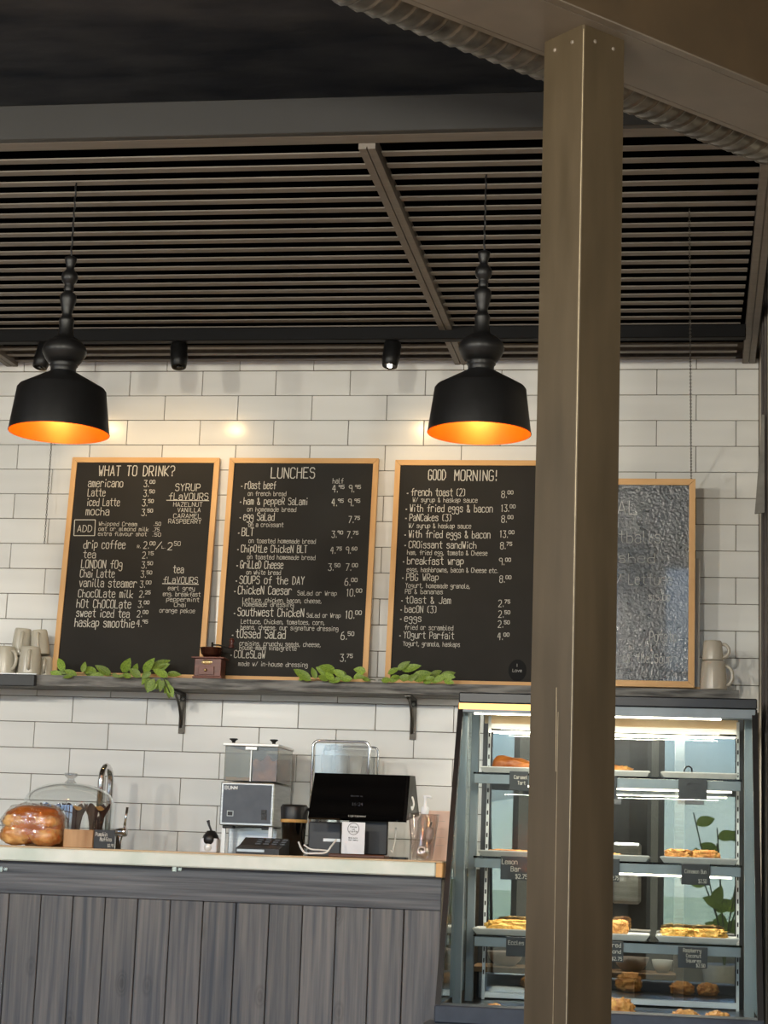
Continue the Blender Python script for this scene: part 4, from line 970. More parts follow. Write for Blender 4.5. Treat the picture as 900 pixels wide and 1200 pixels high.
# side boxes to the right: white containers on back counter
def bbox(px0, py0, px1, py1, Y, d, m, name, lab, cat, base=.9, **k):
    return frontbox(px0, py0, px1, py1, Y, d, m, name, lab, cat, base, **k)

# card terminal
ty = -.93; a = at(276, 999, ty); b = at(318, 999, ty)
tm = thing('card_terminal', 'black card payment terminal lying in front of the grinder', 'card terminal', ((a.x + b.x) / 2, ty + .05, CT))
x0_, x1_ = a.x, at(327, 998, ty).x
mb = MB(); zb_ = CT; pr = [(ty, zb_), (ty + .17, zb_), (ty + .17, at(300, 983, ty + .1).z), (ty + .14, at(300, 981.5, ty + .1).z), (ty + .06, zb_ + .03), (ty, zb_ + .019)]
mb.quadprism([(x0_, y_, z_) for y_, z_ in pr], (x1_ - x0_, 0, 0)); mb.build('body', M_blackp, tm)
mb = MB(); n_ = Vector((0, -.35, 1)).normalized()
for i in range(4):
    for j in range(3):
        xx = x0_ + .05 + .028 * i; yy = ty + .07 + .022 * j; z_ = zb_ + .03 + (yy - ty - .06) * ((pr[3][1] - zb_ - .03) / .08)
        mb.box((xx, yy, z_), (xx + .018, yy + .014, z_ + .004))
mb.build('keypad', M_dark, tm)
B((x0_ + .004, ty - .002, CT + .007), (x1_ - .05, ty + .0, CT + .016), .0005).build('card_slot', M_steel, tm)

# black tumblers/coffee servers behind, and dark box
cu = at(343, 998, -.50); cup = MB()
t = thing('coffee_canister', 'black insulated coffee canister with a yellow rim band', 'canister', (cu.x, -.5, CT))
zc1 = at(343, 943, -.5).z; zcb = at(343, 962, -.5).z
MB().lathe([(0, CT), (.038, CT), (.045, zcb - .005), (.047, zcb), (.0, zcb)], (cu.x, -.5, 0), 28).build('body', M_blackg, t)
MB().lathe([(.046, zcb - .006), (.0485, zcb - .003), (.0485, zcb + .004), (.046, zcb + .006)], (cu.x, -.5, 0), 28).build('rim_band', M_muff, t)
MB().lathe([(.047, zcb + .004), (.05, zc1 - .01), (.044, zc1), (0, zc1)], (cu.x, -.5, 0), 28).build('lid', M_blackp, t)
MB().tube([(cu.x + .045, -.5, zc1 - .015), (cu.x + .085, -.51, zc1 - .02), (cu.x + .085, -.51, CT + .05), (cu.x + .043, -.5, CT + .03)], .007, 8).build('handle', M_blackp, t)

# chrome framed clear rack
cry = -.30; zc = at(400, 869, cry).z; zlow = .901
fr_ = thing('wire_frame_container', 'clear container with a rounded chrome frame behind the till', 'container', (at(400, 900, cry).x, cry, .9))
xa, xb = at(366, 900, cry).x, at(432, 900, cry).x; r_ = .02
path = [(xa, cry, zlow), (xa, cry, zc - r_)] + [(xa + r_ - r_ * cos(q_), cry, zc - r_ + r_ * sin(q_)) for q_ in (.4, .8, 1.2)] + [(xa + r_, cry, zc), (xb - r_, cry, zc)] + [(xb - r_ + r_ * sin(q_), cry, zc - r_ + r_ * cos(q_)) for q_ in (.4, .8, 1.2)] + [(xb, cry, zc - r_), (xb, cry, zlow)]
MB().tube(path, .0055, 10).build('front_frame', M_chrome, fr_)
MB().tube([(p[0] + .012, p[1] + .14, p[2] - .01 if p[2] > 1 else p[2]) for p in path], .004, 8).build('rear_frame', M_chrome, fr_)
B((xa + .008, cry + .002, zlow), (xb - .008, cry + .006, zc - .008), .001).build('front_sheet', G_acr, fr_); B((xa + .014, cry + .15, zlow), (xb - .0, cry + .154, zc - .02), .001).build('back_sheet', G_acr, fr_)
for i, (px, py, s_) in enumerate(((384, 880, .012), (391, 879, .012), (398, 880, .012))):
    p = at(px, py, cry + .06); MB().lathe([(0, .0), (s_ * .8, 0), (s_, .02), (0, .021)], p, 14).build('cup_lid', M_steelw, fr_)
zc2 = at(400, 902, cry).z
for k_ in range(3):
    xx = xa + .04 + k_ * .055; MB().lathe([(.0, 0), (.017, 0), (.024, .085), (.022, .085), (.016, .004)], (xx, cry + .07, zc2 - .03), 18).build('plastic_cup', M_tray, fr_)

# till
py_ = -.80
till = thing('till_tablet', 'black tablet till tilted back on a dark stand', 'till', (at(420, 990, py_).x, py_ + .05, CT))
A = [at(369, 905.5, py_ + .075), at(480, 909, py_ + .075), at(476, 965, py_ - .0), at(361, 958, py_ - .0)]
A[1].z = A[0].z; A[2].z = A[3].z; A[1].x = at(480.5, 909, py_ + .075).x
nrm = (A[1] - A[0]).cross(A[2] - A[1]).normalized()
if nrm.y > 0: nrm = -nrm
MB().quadprism(A, -nrm * .012).build('screen_housing', M_blackg, till)
wedge = MB().quadprism([A[1] + Vector((.001, 0, .0)), A[2] + Vector((.001, 0, 0)), A[2] + Vector((.03, .10, .02)), A[1] + Vector((.014, .03, 0))], (-.012, 0, 0)); wedge.build('rear_hood', M_blackp, till)
cen = (A[0] + A[1] + A[2] + A[3]) / 4; Ut = (A[1] - A[0]).normalized(); Vt = (A[0] - A[3]).normalized()
scr = MB().quadprism([cen + Ut * sx * .142 + Vt * sy_ * .072 + nrm * .0004 for sx, sy_ in ((-1, 1), (1, 1), (1, -1), (-1, -1))], nrm * .0006).build('display', M_blackg, till)
mb = MB(); Vv = Vt - Ut * Vt.dot(Ut); Vv.normalize()
write(mb, '16:24', cen - Ut * .022 - Vv * .036 + nrm * .0015, Ut, Vv, nrm, .011, .036, .0012)
write(mb, 'Welcome to', cen - Ut * .03 - Vv * .002 + nrm * .0015, Ut, Vv, nrm, .005, .04, .0008); mb.build('screen_text', M_ink, scr)
mb = MB(); write(mb, 'lightspeed', cen - Ut * .030 - Vv * .078 + nrm * .0018, Ut, Vv, nrm, .006, .058, .0012); mb.build('maker_lettering', M_grey, till)
mb = MB(); mb.box((at(406, 970, py_).x, py_ + .045, CT + .012), (at(452, 970, py_).x, py_ + .065, A[3].z + .03), None, .003); mb.build('stand_arm', M_blackp, till)
mb = MB(); mb.box((at(388, 990, py_).x, py_ - .02, CT), (at(456, 990, py_).x, py_ + .12, CT + .009), None, .003); mb.build('stand_foot', M_black, till)
tray = solo(MB().box((at(386, 998, -.93).x, -.95, CT), (at(452, 998, -.93).x, -.84, CT + .012), None, .003), 'wooden_tray', M_wtray, 'dark brown tray in front of the till stand', 'tray')
# receipt printer behind left of till
pr_ = thing('receipt_printer', 'grey black receipt printer under the left side of the till', 'printer', (at(380, 990, -.68).x, -.62, CT))
B((at(361, 990, -.66).x, -.66, CT), (at(399, 990, -.66).x, -.56, at(380, 963, -.66).z), .004).build('body', M_dark, pr_)
B((at(379, 985, -.66).x, -.664, at(380, 986, -.66).z), (at(399, 985, -.66).x, -.6605, at(380, 982.5, -.66).z)).build('paper_slot', M_steelw, pr_)
cc = card(400.5, 963.5, 427.5, 993.5, -.845, [], 'white card with a round stamp propped under the till', M_card, base=CT + .0125, name='info_card')
co = [c for c in cc.children if c.name.startswith('lettering')]
for o_ in co: bpy.data.objects.remove(o_, do_unlink=True)
ca, cb = at(400.5, 978, -.845), at(427.5, 978, -.845); cmx = (ca.x + cb.x) / 2; zt2 = at(414, 963.5, -.845).z
mb = MB(); cz = zt2 - .022; Yc = -.8458
for i in range(24):
    a1_, a2_ = 2 * pi * i / 24, 2 * pi * (i + 1) / 24
    stroke(mb, [(cos(a1_) * .019, sin(a1_) * .019), (cos(a2_) * .019, sin(a2_) * .019)], .0016, Vector((cmx, Yc, cz)), Vector((1, 0, 0)), Vector((0, 0, 1)), Vector((0, -1, 0)))
for tx_, dx, dz, w_, h_ in (('Follow', -.011, .004, .022, .005), ('us', -.004, -.003, .008, .004), ('@cafe', -.013, -.011, .026, .005), ('SCAN', -.016, -.032, .030, .004), ('for menu', -.016, -.039, .032, .004)):
    if tx_ in ('@cafe',): tx_ = 'cafe'
    write(mb, tx_, Vector((cmx + dx, Yc, cz + dz)), Vector((1, 0, 0)), Vector((0, 0, 1)), Vector((0, -1, 0)), h_, w_, .0009)
mb.build('stamp_print', M_ink, cc)
# cables
def bez(ps, n=24):
    out = []; m_ = len(ps)
    for i in range(m_ - 1):
        p0, p1, p2, p3 = ps[max(i - 1, 0)], ps[i], ps[i + 1], ps[min(i + 2, m_ - 1)]
        for k_ in range(n // 2):
            t_ = k_ / (n // 2); out.append(0.5 * ((2 * p1) + (-p0 + p2) * t_ + (2 * p0 - 5 * p1 + 4 * p2 - p3) * t_ * t_ + (-p0 + 3 * p1 - 3 * p2 + p3) * t_ ** 3))
    out.append(ps[-1]); return out
cp = bez([at(350, 987, -.9), at(353, 994, -.93), at(358, 999.5, -.95), at(370, 1000, -.95), at(382, 999, -.95), at(388, 992, -.94), at(394, 984, -.9)])
for p in cp: p.z = max(p.z, CT + .003)
solo(MB().tube(cp, .0032, 8), 'charging_cable', M_cable, 'white cable looped on the counter left of the till', 'cable')
cp = bez([at(356, 990, -.92), at(364, 995, -.925), at(375, 996, -.92), at(386, 997, -.91)])
for p in cp: p.z = max(p.z, CT + .003)
solo(MB().tube(cp, .0026, 8), 'charging_cable', M_cable, 'shorter white cable lying behind the looped cable', 'cable')
cp = bez([A[1] * .45 + A[2] * .55 + Vector((.014, .0, .012)), at(485, 942, py_ + .03), at(483, 949, py_ + .03), A[1] * .4 + A[2] * .6 + Vector((.014, .0, -.012))])
MB().tube(cp, .003, 8).build('side_cable', M_cable, till)
solo(MB().tube(bez([at(458, 997, -.80), at(460, 999, -.82), at(461, 994, -.78), at(463, 985, -.74), at(464, 970, -.71)]), .0022, 8), 'power_cable', M_cable, 'thin white cable rising behind the right side of the till stand', 'cable')
B((at(452, 999, -.72).x, -.72, CT), (at(476, 999, -.72).x, -.66, CT + .008), .001).build('cable_tray', M_blackp, till)
for ch in till.children:
    pass
# cup of utensils, pump bottle, box
uy = -.90; u0 = at(495, 1006, uy); K = (uy - CAM.y) / FP
cp_ = thing('plastic_cup', 'clear plastic cup with a metal strainer at the counter end', 'cup', (u0.x, uy, CT))
MB().lathe([(0, .002), (11.5 * K, .002), (12.5 * K, .006), (18 * K, 52 * K), (18.6 * K, 53 * K), (17.4 * K, 52 * K), (11.6 * K, .008)], (u0.x, uy, CT), 36).build('cup_wall', G_cup, cp_)
MB().lump((u0.x + .002, uy - .005, CT + .026), (.020, .018, .018), amp=.35, fr=4, seed=3, flat=False).build('strainer', M_chrome, cp_)
MB().tube([(u0.x + .004, uy, CT + .04), (u0.x + .026, uy + .004, CT + .125)], .0035, 8).build('strainer_handle', M_steel, cp_)
MB().tube([(u0.x + .0 + .012 * cos(a), uy - .028 + .0, CT + .032 + .012 * sin(a)) for a in [2 * pi * i / 16 for i in range(16)]], .003, 8, closed=True).build('strainer_ring', M_chrome, cp_)
MB().lump((u0.x + .022, uy + .005, CT + .085), (.014, .012, .026), amp=.3, fr=3, seed=8, flat=False).build('sauce_packet', M_bowlp, cp_)
py2 = -.80; p0_ = at(496.5, 1000, py2)
pb = thing('pump_bottle', 'clear bottle with a white pump head behind the plastic cup', 'bottle', (p0_.x, py2, CT))
zq = lambda py: at(497, py, py2).z
MB().lathe([(0, CT), (.024, CT), (.025, CT + .01), (.025, zq(962)), (.014, zq(956)), (.012, zq(953)), (0, zq(953))], (p0_.x, py2, 0), 24).build('bottle_body', G_acr, pb)
MB().lathe([(.0125, zq(954)), (.0135, zq(952)), (.0135, zq(946)), (.006, zq(945)), (.005, zq(936)), (.0065, zq(935)), (.0065, zq(932)), (0, zq(932))], (p0_.x, py2, 0), 20).build('pump', M_card, pb)
MB().tube([(p0_.x - .005, py2, zq(933.5)), (p0_.x + .012, py2 - .005, zq(933.2)), (p0_.x + .02, py2 - .008, zq(935))], .0045, 8).build('spout', M_card, pb)
bx_ = thing('cardboard_box', 'pinkish beige printed box between the plastic cup and the pastry case', 'box', (at(514, 1000, -.72).x, -.72, CT))
a = at(498, 990, -.72); zt3 = at(512, 950, -.72).z
B((a.x, -.72, CT), (1.448, -.62, zt3), .002).build('carton', M_box, bx_)
mb = MB(); xr0 = at(508, 990, -.72).x
for k_ in range(4): write(mb, 'ORGANIC'[:5 + k_ % 3], Vector((xr0, -.7206, zt3 - .03 - .027 * k_)), Vector((1, 0, 0)), Vector((0, 0, 1)), Vector((0, -1, 0)), .007, .034, .0009) if k_ < 0 else stroke(mb, [(0, 0), (.036, 0)], .0012, Vector((xr0, -.7206, zt3 - .035 - .027 * k_)), Vector((1, 0, 0)), Vector((0, 0, 1)), Vector((0, -1, 0)))
mb.build('printed_lines', M_bowlp, bx_)

# ------------------------------------------------------------------ pastry case
X0, X1 = 1.462, 2.452; ZT0 = 1.655; ZB0 = .66
cab = thing('case_cabinet', 'low grey cabinet under the pastry case', 'cabinet', (1.95, -.6, 0))
B((1.47, -1.19, 0), (2.452, -.02, .60)).build('carcass', M_trimw, cab)
B((1.425, -1.24, .602), (2.452, -1.03, .618), .002).build('ledge', M_rail, cab); B((1.47, -1.03, .602), (2.452, -.02, .618), .002).build('top', M_rail, cab)
px_ = 1.474
cpk = MB().box((0, -1.205, .01), (.118, -1.1905, .600), None, .0018)
cp0 = None
while px_ < 2.40:
    if cp0 is None: cp0 = cpk.build('plank', M_plank, cab)
    else: cp0 = cp0.copy(); col.objects.link(cp0); cp0.parent = cab
    cp0.location = (px_, 0, 0); px_ += .1215
case = thing('pastry_case', 'black and grey refrigerated glass pastry case with lit shelves', 'display case', (1.96, -.7, .62))
TF, BF, BK = -.75, -1.16, -.3       # top front, bottom front, back
zb1 = at(700, 1186.5, BF).z
B((X0 - .006, BF - .01, .6185), (X1 + .008, BF + .10, zb1), .004).build('front_base', M_casedk, case)
B((X0, BF + .10, .6185), (X1, BK, .632), .003).build('deck', M_caseblk, case)
B((X0 - .004, TF - .004, ZT0 - .012), (X1 + .006, BK, ZT0 + .024), .004).build('top_cover', M_caseblk, case)
zb3 = at(800, 841, TF).z
B((X0 + .0, TF - .008, zb3), (X1 - .0, TF + .03, ZT0 - .0125), .002).build('top_front_bar', M_casegrey, case)
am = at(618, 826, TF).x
B((X0 - .002, TF - .0095, at(580, 832, TF).z), (am + .06, TF - .0083, at(580, 825, TF).z)).build('amber_reflection', M_amber, case)  # glowing strip painted in for the pendant's golden reflection, no lamp here
B((X0 + .05, TF + .0, zb3 - .005), (at(845, 842, TF).x, TF + .012, zb3 - .0005)).build('led_strip', M_led, case)
def slant(x0, x1, off0, off1, m, name, zlo=None, zhi=None):
    """bar following the sloping front edge"""
    zlo = zb1 if zlo is None else zlo; zhi = (ZT0 - .012) if zhi is None else zhi
    def fy_(z): return BF + (TF - BF) * (z - zb1) / (ZT0 - .012 - zb1)
    pts_ = [(x0, fy_(zlo) + off0, zlo), (x0, fy_(zlo) + off1, zlo), (x0, fy_(zhi) + off1, zhi), (x0, fy_(zhi) + off0, zhi)]
    return MB().quadprism(pts_, (x1 - x0, 0, 0)).build(name, m, case)
slant(X0 - .005, X0 + .012, 0, .035, M_caseblk, 'front_edge_strip')
slant(X1 - .012, X1 + .006, 0, .035, M_caseblk, 'front_edge_strip')
slant(X0 + .0125, X1 - .0125, .006, .011, G_pane, 'front_glass')
# side glass and uprights
def sideg(x):
    pts_ = [(x, BF + .04, zb1), (x, BK, zb1), (x, BK, ZT0 - .013), (x, TF + .04, ZT0 - .013)]
    MB().quadprism(pts_, (.005, 0, 0)).build('side_glass', G_pane, case)
sideg(X0 + .002); sideg(X1 - .007)
zl2 = .6325
for (x, y, wd, m) in ((X0 - .003, -.71, .029, M_casegrey), (X0 + .008, -.42, .028, M_casegrey), (X1 - .032, -.64, .034, M_casegrey)):
    xx = x if x < 2 else x
    B((xx, y, zl2), (xx + wd, y + .028, ZT0 - .013), .002).build('upright', m, case)
B((X1 - .002, -.64, zl2), (X1 + .014, -.30, ZT0 - .02), .002).build('side_panel', M_caseblk, case)
for x in (X0 + .055, X1 - .046):
    B((x, BK + .01, zl2), (x + .010, BK + .02, ZT0 - .02)).build('shelf_standard', M_steelw, case)
# slots on the standards
mb = MB()
for x in (X0 + .0575, X1 - .0435):
    for i in range(22): mb.box((x, BK + .0088, .72 + i * .04), (x + .005, BK + .0098, .735 + i * .04))
tag(mb.build('standard_slots', M_caseblk, case), kind='stuff')
# back doors
zk1 = at(718, 857, BK + .03).z; zk0 = at(718, 1169, BK + .03).z
xa_, xb_ = X0 + .07, X1 - .05; xm_ = at(764, 900, BK + .03).x
for (a, b, yy) in ((xa_, xm_, BK + .045), (xm_, xb_, BK + .03)):
    B((a, yy, zk0), (b, yy + .004, zk1)).build('back_door', G_back, case)
B((xa_ - .008, BK + .024, zk1), (xb_ + .008, BK + .055, zk1 + .018), .001).build('door_rail', M_steelw, case)
B((xa_ - .008, BK + .024, zk0 - .020), (xb_ + .008, BK + .055, zk0 - .0005), .001).build('door_rail', M_steelw, case)
B((X0 + .04, BK + .02, zk1 + .0185), (X1 - .04, BK + .05, ZT0 - .013)).build('header_panel', M_tan, case)
# shelves
SHF = -.55
shelves = []
for k_, (pl_, pr_2, tp_) in enumerate(((905, 915, 1), (1005, 1014, 1), (1098, 1107, 0))):
    z_ = at(557, pl_, SHF).z; z2 = at(862, pr_2, SHF).z; z_ = (z_ + z2) / 2
    xl = at(556, pl_, SHF).x; xr_ = at(868, pl_, SHF).x
    s_ = B((xl, SHF, z_ - .036), (xr_, SHF + .012, z_ - .004), .001).build('shelf_front', M_casegrey, case)
    B((xl - .004, SHF - .001, z_ - .0035), (xr_ + .004, BK + .02, z_ + .003), .001).build('shelf_plate', M_blackg if k_ < 3 else M_caseblk, case)
    if tp_:
        B((X0 + .20, SHF + .014, z_ - .043), (xr_ - .03, SHF + .022, z_ - .038)).build('led_strip', M_led, case)
        B((X0 + .20, BK + .0, z_ - .022), (xr_ - .05, BK + .006, z_ - .019)).build('led_strip', M_led, case)
    shelves.append(z_ + .0035)
for z_ in (at(760, 862, BK).z,):
    B((X0 + .06, BK + .0, z_), (X1 - .05, BK + .01, z_ + .003)).build('led_strip', M_led, case)
# one real lamp per lit level inside the case
for z_ in (zb3 - .012, shelves[0] - .055, shelves[1] - .055):
    l_ = area('case_led_light', (1.95, SHF + .02 if z_ < 1.5 else TF + .01, z_), (radians(0), 0, 0), .8, .01, 1.5, (1, .88, .72)); l_.parent = case; l_.location = l_.location - worldloc(case)

# trays
def tray_at(px0, px1, zb_, lab, Y=SHF + .02, d=.2, m=M_tray, grp='white trays in the pastry case'):
    py = 900; x0 = at(px0, py, Y).x; x1 = at(px1, py, Y).x; n = 1
    mb = MB(); h = .018; f = .014
    o = [(x0 + f, Y + f, zb_), (x1 - f, Y + f, zb_), (x1 - f, Y + d - f, zb_), (x0 + f, Y + d - f, zb_)]
    p = [(x0, Y, zb_ + h), (x1, Y, zb_ + h), (x1, Y + d, zb_ + h), (x0, Y + d, zb_ + h)]
    o2 = [(q_[0], q_[1], q_[2] + .003) for q_ in o]; p2 = [(q_[0] - (0.004 if i in (0, 3) else -.004) * -1, q_[1], q_[2] + .003) for i, q_ in enumerate(p)]
    mb.add(o + p + o2 + p2, [(3, 2, 1, 0), (0, 1, 5, 4), (1, 2, 6, 5), (2, 3, 7, 6), (3, 0, 4, 7), (8, 9, 10, 11), (8, 12, 13, 9), (9, 13, 14, 10), (10, 14, 15, 11), (11, 15, 12, 8), (4, 5, 13, 12), (5, 6, 14, 13), (6, 7, 15, 14), (7, 4, 12, 15)])
    return solo(mb, 'serving_tray', m, lab, 'tray', grp), (x0 + x1) / 2, zb_ + .0035
T0 = shelves[0] + .008; T1 = shelves[1] + .008; T2 = shelves[2] + .008; T3 = zb1 - .011
for z_, k_ in ((T0, 0), (T1, 1), (T2, 2)): pass
tl = ['top', 'middle', 'lower']
traypos = []
for k_, z_ in enumerate((shelves[0], shelves[1], shelves[2])):
    for (a, b, side) in ((562, 650, 'left of the post'), (668, 762, 'just right of the post'), (774, 866, 'at the right')):
        if k_ == 2: a, b = a - 4, b + 1
        tray_at(a, b, z_, 'white tray on the %s shelf of the pastry case, %s' % (tl[k_], side))
# pastries
PY = SHF + .075
def pastry(px0, px1, pyb, h_px, m, lab, z_, name='pastry_square', cat='pastry', n=1, amp=.2, sq=.6, seed=1, layer=None, grp=None, Y=PY):
    x0 = at(px0, pyb, Y).x; x1 = at(px1, pyb, Y).x; K_ = (Y - CAM.y) / FP; H = h_px * K_
    w_ = (x1 - x0) / n; out = []
    for i in range(n):
        cx = x0 + w_ * (i + .5)
        t = thing(name, lab if n == 1 else lab + (', left one' if i == 0 else ', right one'), cat, (cx, Y, z_), grp)
        if layer:
            MB().box((cx - w_ * .46, Y - .03, z_), (cx + w_ * .46, Y + .03, z_ + H * .45), None, .003).build('base_layer', layer, t)
            MB().lump((cx, Y, z_ + H * .62), (w_ * .49, .033, H * .42), seed=seed + i, amp=amp, fr=6, nu=64, nv=30, sq=.5, flat=False, fine=.22).build('crumble_top', m, t)
        else:
            MB().lump((cx, Y, z_ + H * .43), (w_ * .5, .036, H * .56), seed=seed + i, amp=amp, fr=3.5, nu=64, nv=30, sq=sq, fine=.14).build('crust', m, t)
        out.append(t)
    return out
e_ = .0045
# left of post
zz0 = shelves[0] + e_
t = thing('glazed_strudel', 'big shiny brown glazed pastry on the top shelf left of the post', 'pastry', (at(600, 893, PY).x, PY, zz0))
xa2 = at(576, 893, PY).x; Kp = (PY - CAM.y) / FP
mb = MB(); nu = 36; nv = 26
for j in range(nv + 1):
    tt = j / nv; cx = xa2 + .155 * tt; rr_ = (.034 - .012 * tt) * (max(0.02, 1 - (2 * tt - 1) ** 6)) ** .5
    for i in range(nu):
        a = 2 * pi * i / nu; k_ = 1 + .12 * noise.noise(Vector((cx * 30, cos(a) * 2, sin(a) * 2))) + .05 * sin(a * 3 + tt * 14)
        mb.v.append(Vector((cx, PY + .036 * cos(a) * k_ * rr_ / .034, zz0 + rr_ * .9 + max(-rr_ * .9, rr_ * sin(a) * k_))))
mb.f = [(j * nu + i, j * nu + (i + 1) % nu, (j + 1) * nu + (i + 1) % nu, (j + 1) * nu + i) for j in range(nv) for i in range(nu)]; mb.sm = [True] * len(mb.f)
mb.f += [tuple(range(nu)), tuple(range(nv * nu, nv * nu + nu))]; mb.sm += [True, True]
mb.build('crust', M_pastd, t)
MB().box((xa2 + .004, PY - .034, zz0), (xa2 + .09, PY + .0, zz0 + .016), None, .005).build('open_end', M_past, t)
pastry(572, 622, 997, 7, M_past, 'thin golden bar on the middle shelf left of the post', shelves[1] + e_, 'pastry_bar', seed=2, amp=.15)
pastry(570, 640, 1088, 15, M_pasty, 'yellow crumbly lemon bars on the lower shelf left of the post', shelves[2] + e_, 'pastry_bar', seed=5, amp=.25)
# right of post
pastry(705, 741, 903, 11, M_past, 'pale golden pastry on the top shelf right beside the post', shelves[0] + e_, seed=9)
pastry(700, 728, 1000, 7, M_crumb, 'small pale pastry on the middle shelf right beside the post', shelves[1] + e_, seed=8)
pastry(780, 842, 1003, 13, M_past, 'nutty brown square on the middle shelf at the right', shelves[1] + e_, n=2, seed=11, amp=.3, layer=M_filling, grp='nutty squares on the middle shelf')
pastry(714, 736, 1096, 19, M_past, 'tall layered cake square on the lower shelf right beside the post', shelves[2] + e_, seed=15, layer=M_block, amp=.1)
pastry(776, 850, 1098, 13, M_pasty, 'golden crumble square on the lower shelf at the right', shelves[2] + e_, n=2, seed=21, amp=.35, layer=M_past, grp='crumble squares on the lower shelf')
DY = -1.0
zdk = .6325
for (a, b, h_, lab, s_) in ((567, 590, 14, 'golden pastry on the case floor near the left end', 31), (708, 743, 26, 'round golden bun on the case floor beside the post', 32), (786, 820, 17, 'golden croissant on the case floor, left of two', 33), (826, 856, 17, 'golden croissant on the case floor, right of two', 34)):
    pastry(a, b, 1190, h_, M_past, lab, zdk, 'floor_pastry', seed=s_, amp=.25, sq=.85, Y=DY)
# looped handle thing on the top right tray
tg = at(807, 905, PY); tz = shelves[0] + e_ + .001
tgm = thing('serving_tongs', 'small dark looped tongs on the top shelf tray at the right', 'tongs', (tg.x, PY, tz))
MB().tube([(tg.x - .016, PY, tz + .003), (tg.x - .015, PY, tz + .025), (tg.x - .008, PY, tz + .036), (tg.x + .002, PY, tz + .038), (tg.x + .010, PY, tz + .032), (tg.x + .014, PY, tz + .003)], .0028, 8).build('loop', M_black, tgm)
# price cards clipped to the shelf fronts
CY = SHF - .008
G_ = 'slate price cards on the case shelves'
card(597, 904, 619, 926, CY, [('Caramel', .25, .6, .7, .18), ('Tart', .45, .3, .4, .18)], 'slate card clipped to the top shelf beside the strudel', grp=G_)
card(586.5, 1003.5, 619, 1031, CY, [('Lemon', .05, .66, .55, .2), ('Bar', .38, .36, .35, .2), ('$2.75', .55, .06, .42, .18)], 'slate card reading Lemon Bar on the middle shelf', grp=G_)
card(593, 1098, 619, 1121, CY, [('Eccles', .1, .6, .7, .2)], 'slate card clipped to the lower shelf left of the post', grp=G_)
card(795, 913, 828.5, 936.5, CY, [('Cannolis', .25, .66, .5, .18), ('Cream', .42, .38, .3, .16), ('$3.50', .72, .06, .24, .14)], 'faint slate card on the top shelf at the right', tx=M_ink, grp=G_)
card(798.5, 1012.5, 832, 1037, CY, [('Cinnamon Bun', .12, .55, .75, .18), ('$2.50', .6, .1, .28, .18)], 'slate card on the middle shelf below the nutty squares', tx=M_grey, grp=G_)
card(794.5, 1109.5, 829, 1134.5, CY, [('Raspberry', .18, .74, .6, .17), ('Coconut', .28, .5, .5, .15), ('Squares', .28, .27, .5, .15), ('$2.50', .62, .06, .3, .15)], 'slate card reading Raspberry Coconut Squares on the lower shelf', grp=G_)
card(700, 910, 723, 936, CY, [('Tart', .3, .5, .5, .2)], 'slate card on the top shelf just peeking out right of the post', grp=G_)
card(700, 1006, 726, 1033, CY, [('Slice', .2, .6, .5, .2), ('$2.75', .58, .08, .38, .16)], 'slate card on the middle shelf just peeking out right of the post', grp=G_)
card(700, 1103, 730.5, 1127, CY, [('Layered', .1, .72, .8, .2), ('Almond', .3, .42, .6, .18), ('$2.75', .55, .08, .4, .16)], 'slate card on the lower shelf just peeking out right of the post', grp=G_)

# clutter behind the case, seen through the back doors
bs = thing('rear_rack', 'grey steel rack with a wooden shelf behind the pastry case', 'rack', (1.95, -.12, .62))
zr = at(750, 1140, -.2).z
B((X0 + .01, -.23, zr - .02), (at(792, 1140, -.2).x, -.02, zr), .002).build('wooden_shelf', M_block, bs)
B((X0 + .01, -.015, .62), (2.44, -.009, 1.70)).build('back_sheet', M_dark, bs)
B((X0 + .02, -.05, .62), (2.05, -.02, zr - .03), .003).build('steel_panel', M_steel, bs)
B((at(790, 1000, -.1).x, -.10, .63), (at(802, 1000, -.1).x, -.07, 1.6), .002).build('rack_post', M_steel, bs)
B((at(724, 960, -.1).x - .02, -.12, .98), (at(752, 960, -.1).x, -.06, 1.20), .01).build('appliance', M_steel, bs)
rl = B((1.55, -.14, 1.600), (2.35, -.12, 1.606)).build('led_strip', M_led, bs)  # strip and lamp below are added to brighten the bowls and steel
l_ = area('added_rack_light', (1.95, -.13, 1.595), (0, 0, 0), .8, .02, 1.6, (1, .95, .88)); l_.parent = bs; l_.location = l_.location - worldloc(bs)
def bowl(px, w_px, h, lab, m):
    Y = -.13; c_ = at(px, 1135, Y); R = w_px / 2 * (6.95) / FP; t = MB().lathe([(0, 0), (R * .5, 0), (R * .85, h * .45), (R, h), (R * .96, h), (R * .8, h * .45), (R * .45, .006), (0, .005)], (c_.x, Y, zr + .0005), 36)
    solo(t, 'mixing_bowl', m, lab, 'bowl', 'bowls behind the pastry case')
bowl(740, 40, .05, 'pinkish mixing bowl on the rack shelf behind the case', M_bowlp)
bowl(776, 24, .045, 'greenish glass bowl on the rack shelf behind the case', M_tray)
bowl(592, 42, .05, 'pinkish bowl on the rack shelf behind the left side of the case', M_bowlp)

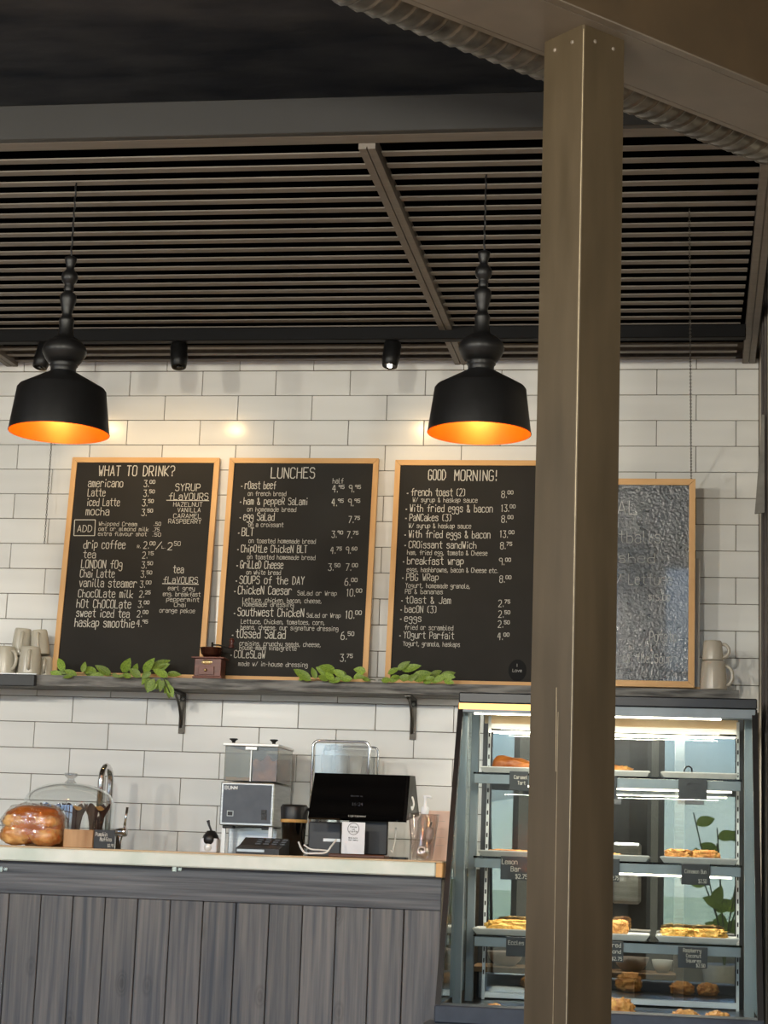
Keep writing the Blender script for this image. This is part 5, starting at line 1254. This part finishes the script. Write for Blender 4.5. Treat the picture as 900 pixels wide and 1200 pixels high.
pt = thing('potted_plant', 'leafy potted plant by the front window behind the camera', 'plant', (2.62, -9.15, 0))
MB().lathe([(0, 0), (.13, 0), (.18, .34), (.17, .36), (.15, .33), (0, .32)], (2.62, -9.15, 0), 28).build('pot', M_mug2, pt)
for k_ in range(7):
    a = k_ * .9; tip = Vector((2.62 + .28 * cos(a), -9.15 + .12 * sin(a), 1.2 + .12 * (k_ % 4)))
    sp = bez([Vector((2.62, -9.15, .3)), Vector((2.62 + .06 * cos(a), -9.15, .7)), tip], 12); MB().tube(sp, .006, 5).build('stem', M_stem, pt)
    for i in range(3, len(sp), 2):
        ob = bpy.data.objects.new('leaf', LM); col.objects.link(ob); ob.parent = pt
        X = Vector((cos(a + i * 2.1), .2 * sin(i), .35)).normalized(); Z = (Vector((0, 1, .5)) - X * Vector((0, 1, .5)).dot(X)).normalized(); Yv = Z.cross(X)
        ob.matrix_local = Matrix.Translation(sp[i] - Vector((2.62, -9.15, 0))) @ Matrix((X, Yv, Z)).transposed().to_4x4() @ Matrix.Diagonal((.17, .2, .17, 1))

# cloth hanging at the right edge
a = at(891, 492, -.34); b = at(884.5, 601, -.34)
mb = MB(); n = 10; za, zc_ = 2.68, 2.327
for i in range(n + 1):
    t_ = i / n; z_ = za + (zc_ - za) * t_; xl = 2.478 - .024 * t_ ** 1.2; yy = -.640 - .004 * sin(t_ * 9)
    mb.v += [Vector((xl, yy, z_)), Vector((2.4885, yy + .002, z_ + .006 * t_)), Vector((2.4885, yy + .008, z_ + .006 * t_)), Vector((xl + .002, yy + .008, z_))]
for i in range(n):
    for k_ in range(4): j = (k_ + 1) % 4; mb.f.append((4 * i + k_, 4 * i + j, 4 * i + 4 + j, 4 * i + 4 + k_)); mb.sm.append(False)
mb.f += [(0, 1, 2, 3), (4 * n, 4 * n + 3, 4 * n + 2, 4 * n + 1)]; mb.sm += [False] * 2
solo(mb, 'hanging_cloth', M_cloth, 'narrow grey cloth hanging at the right wall beside the dark trim', 'cloth')
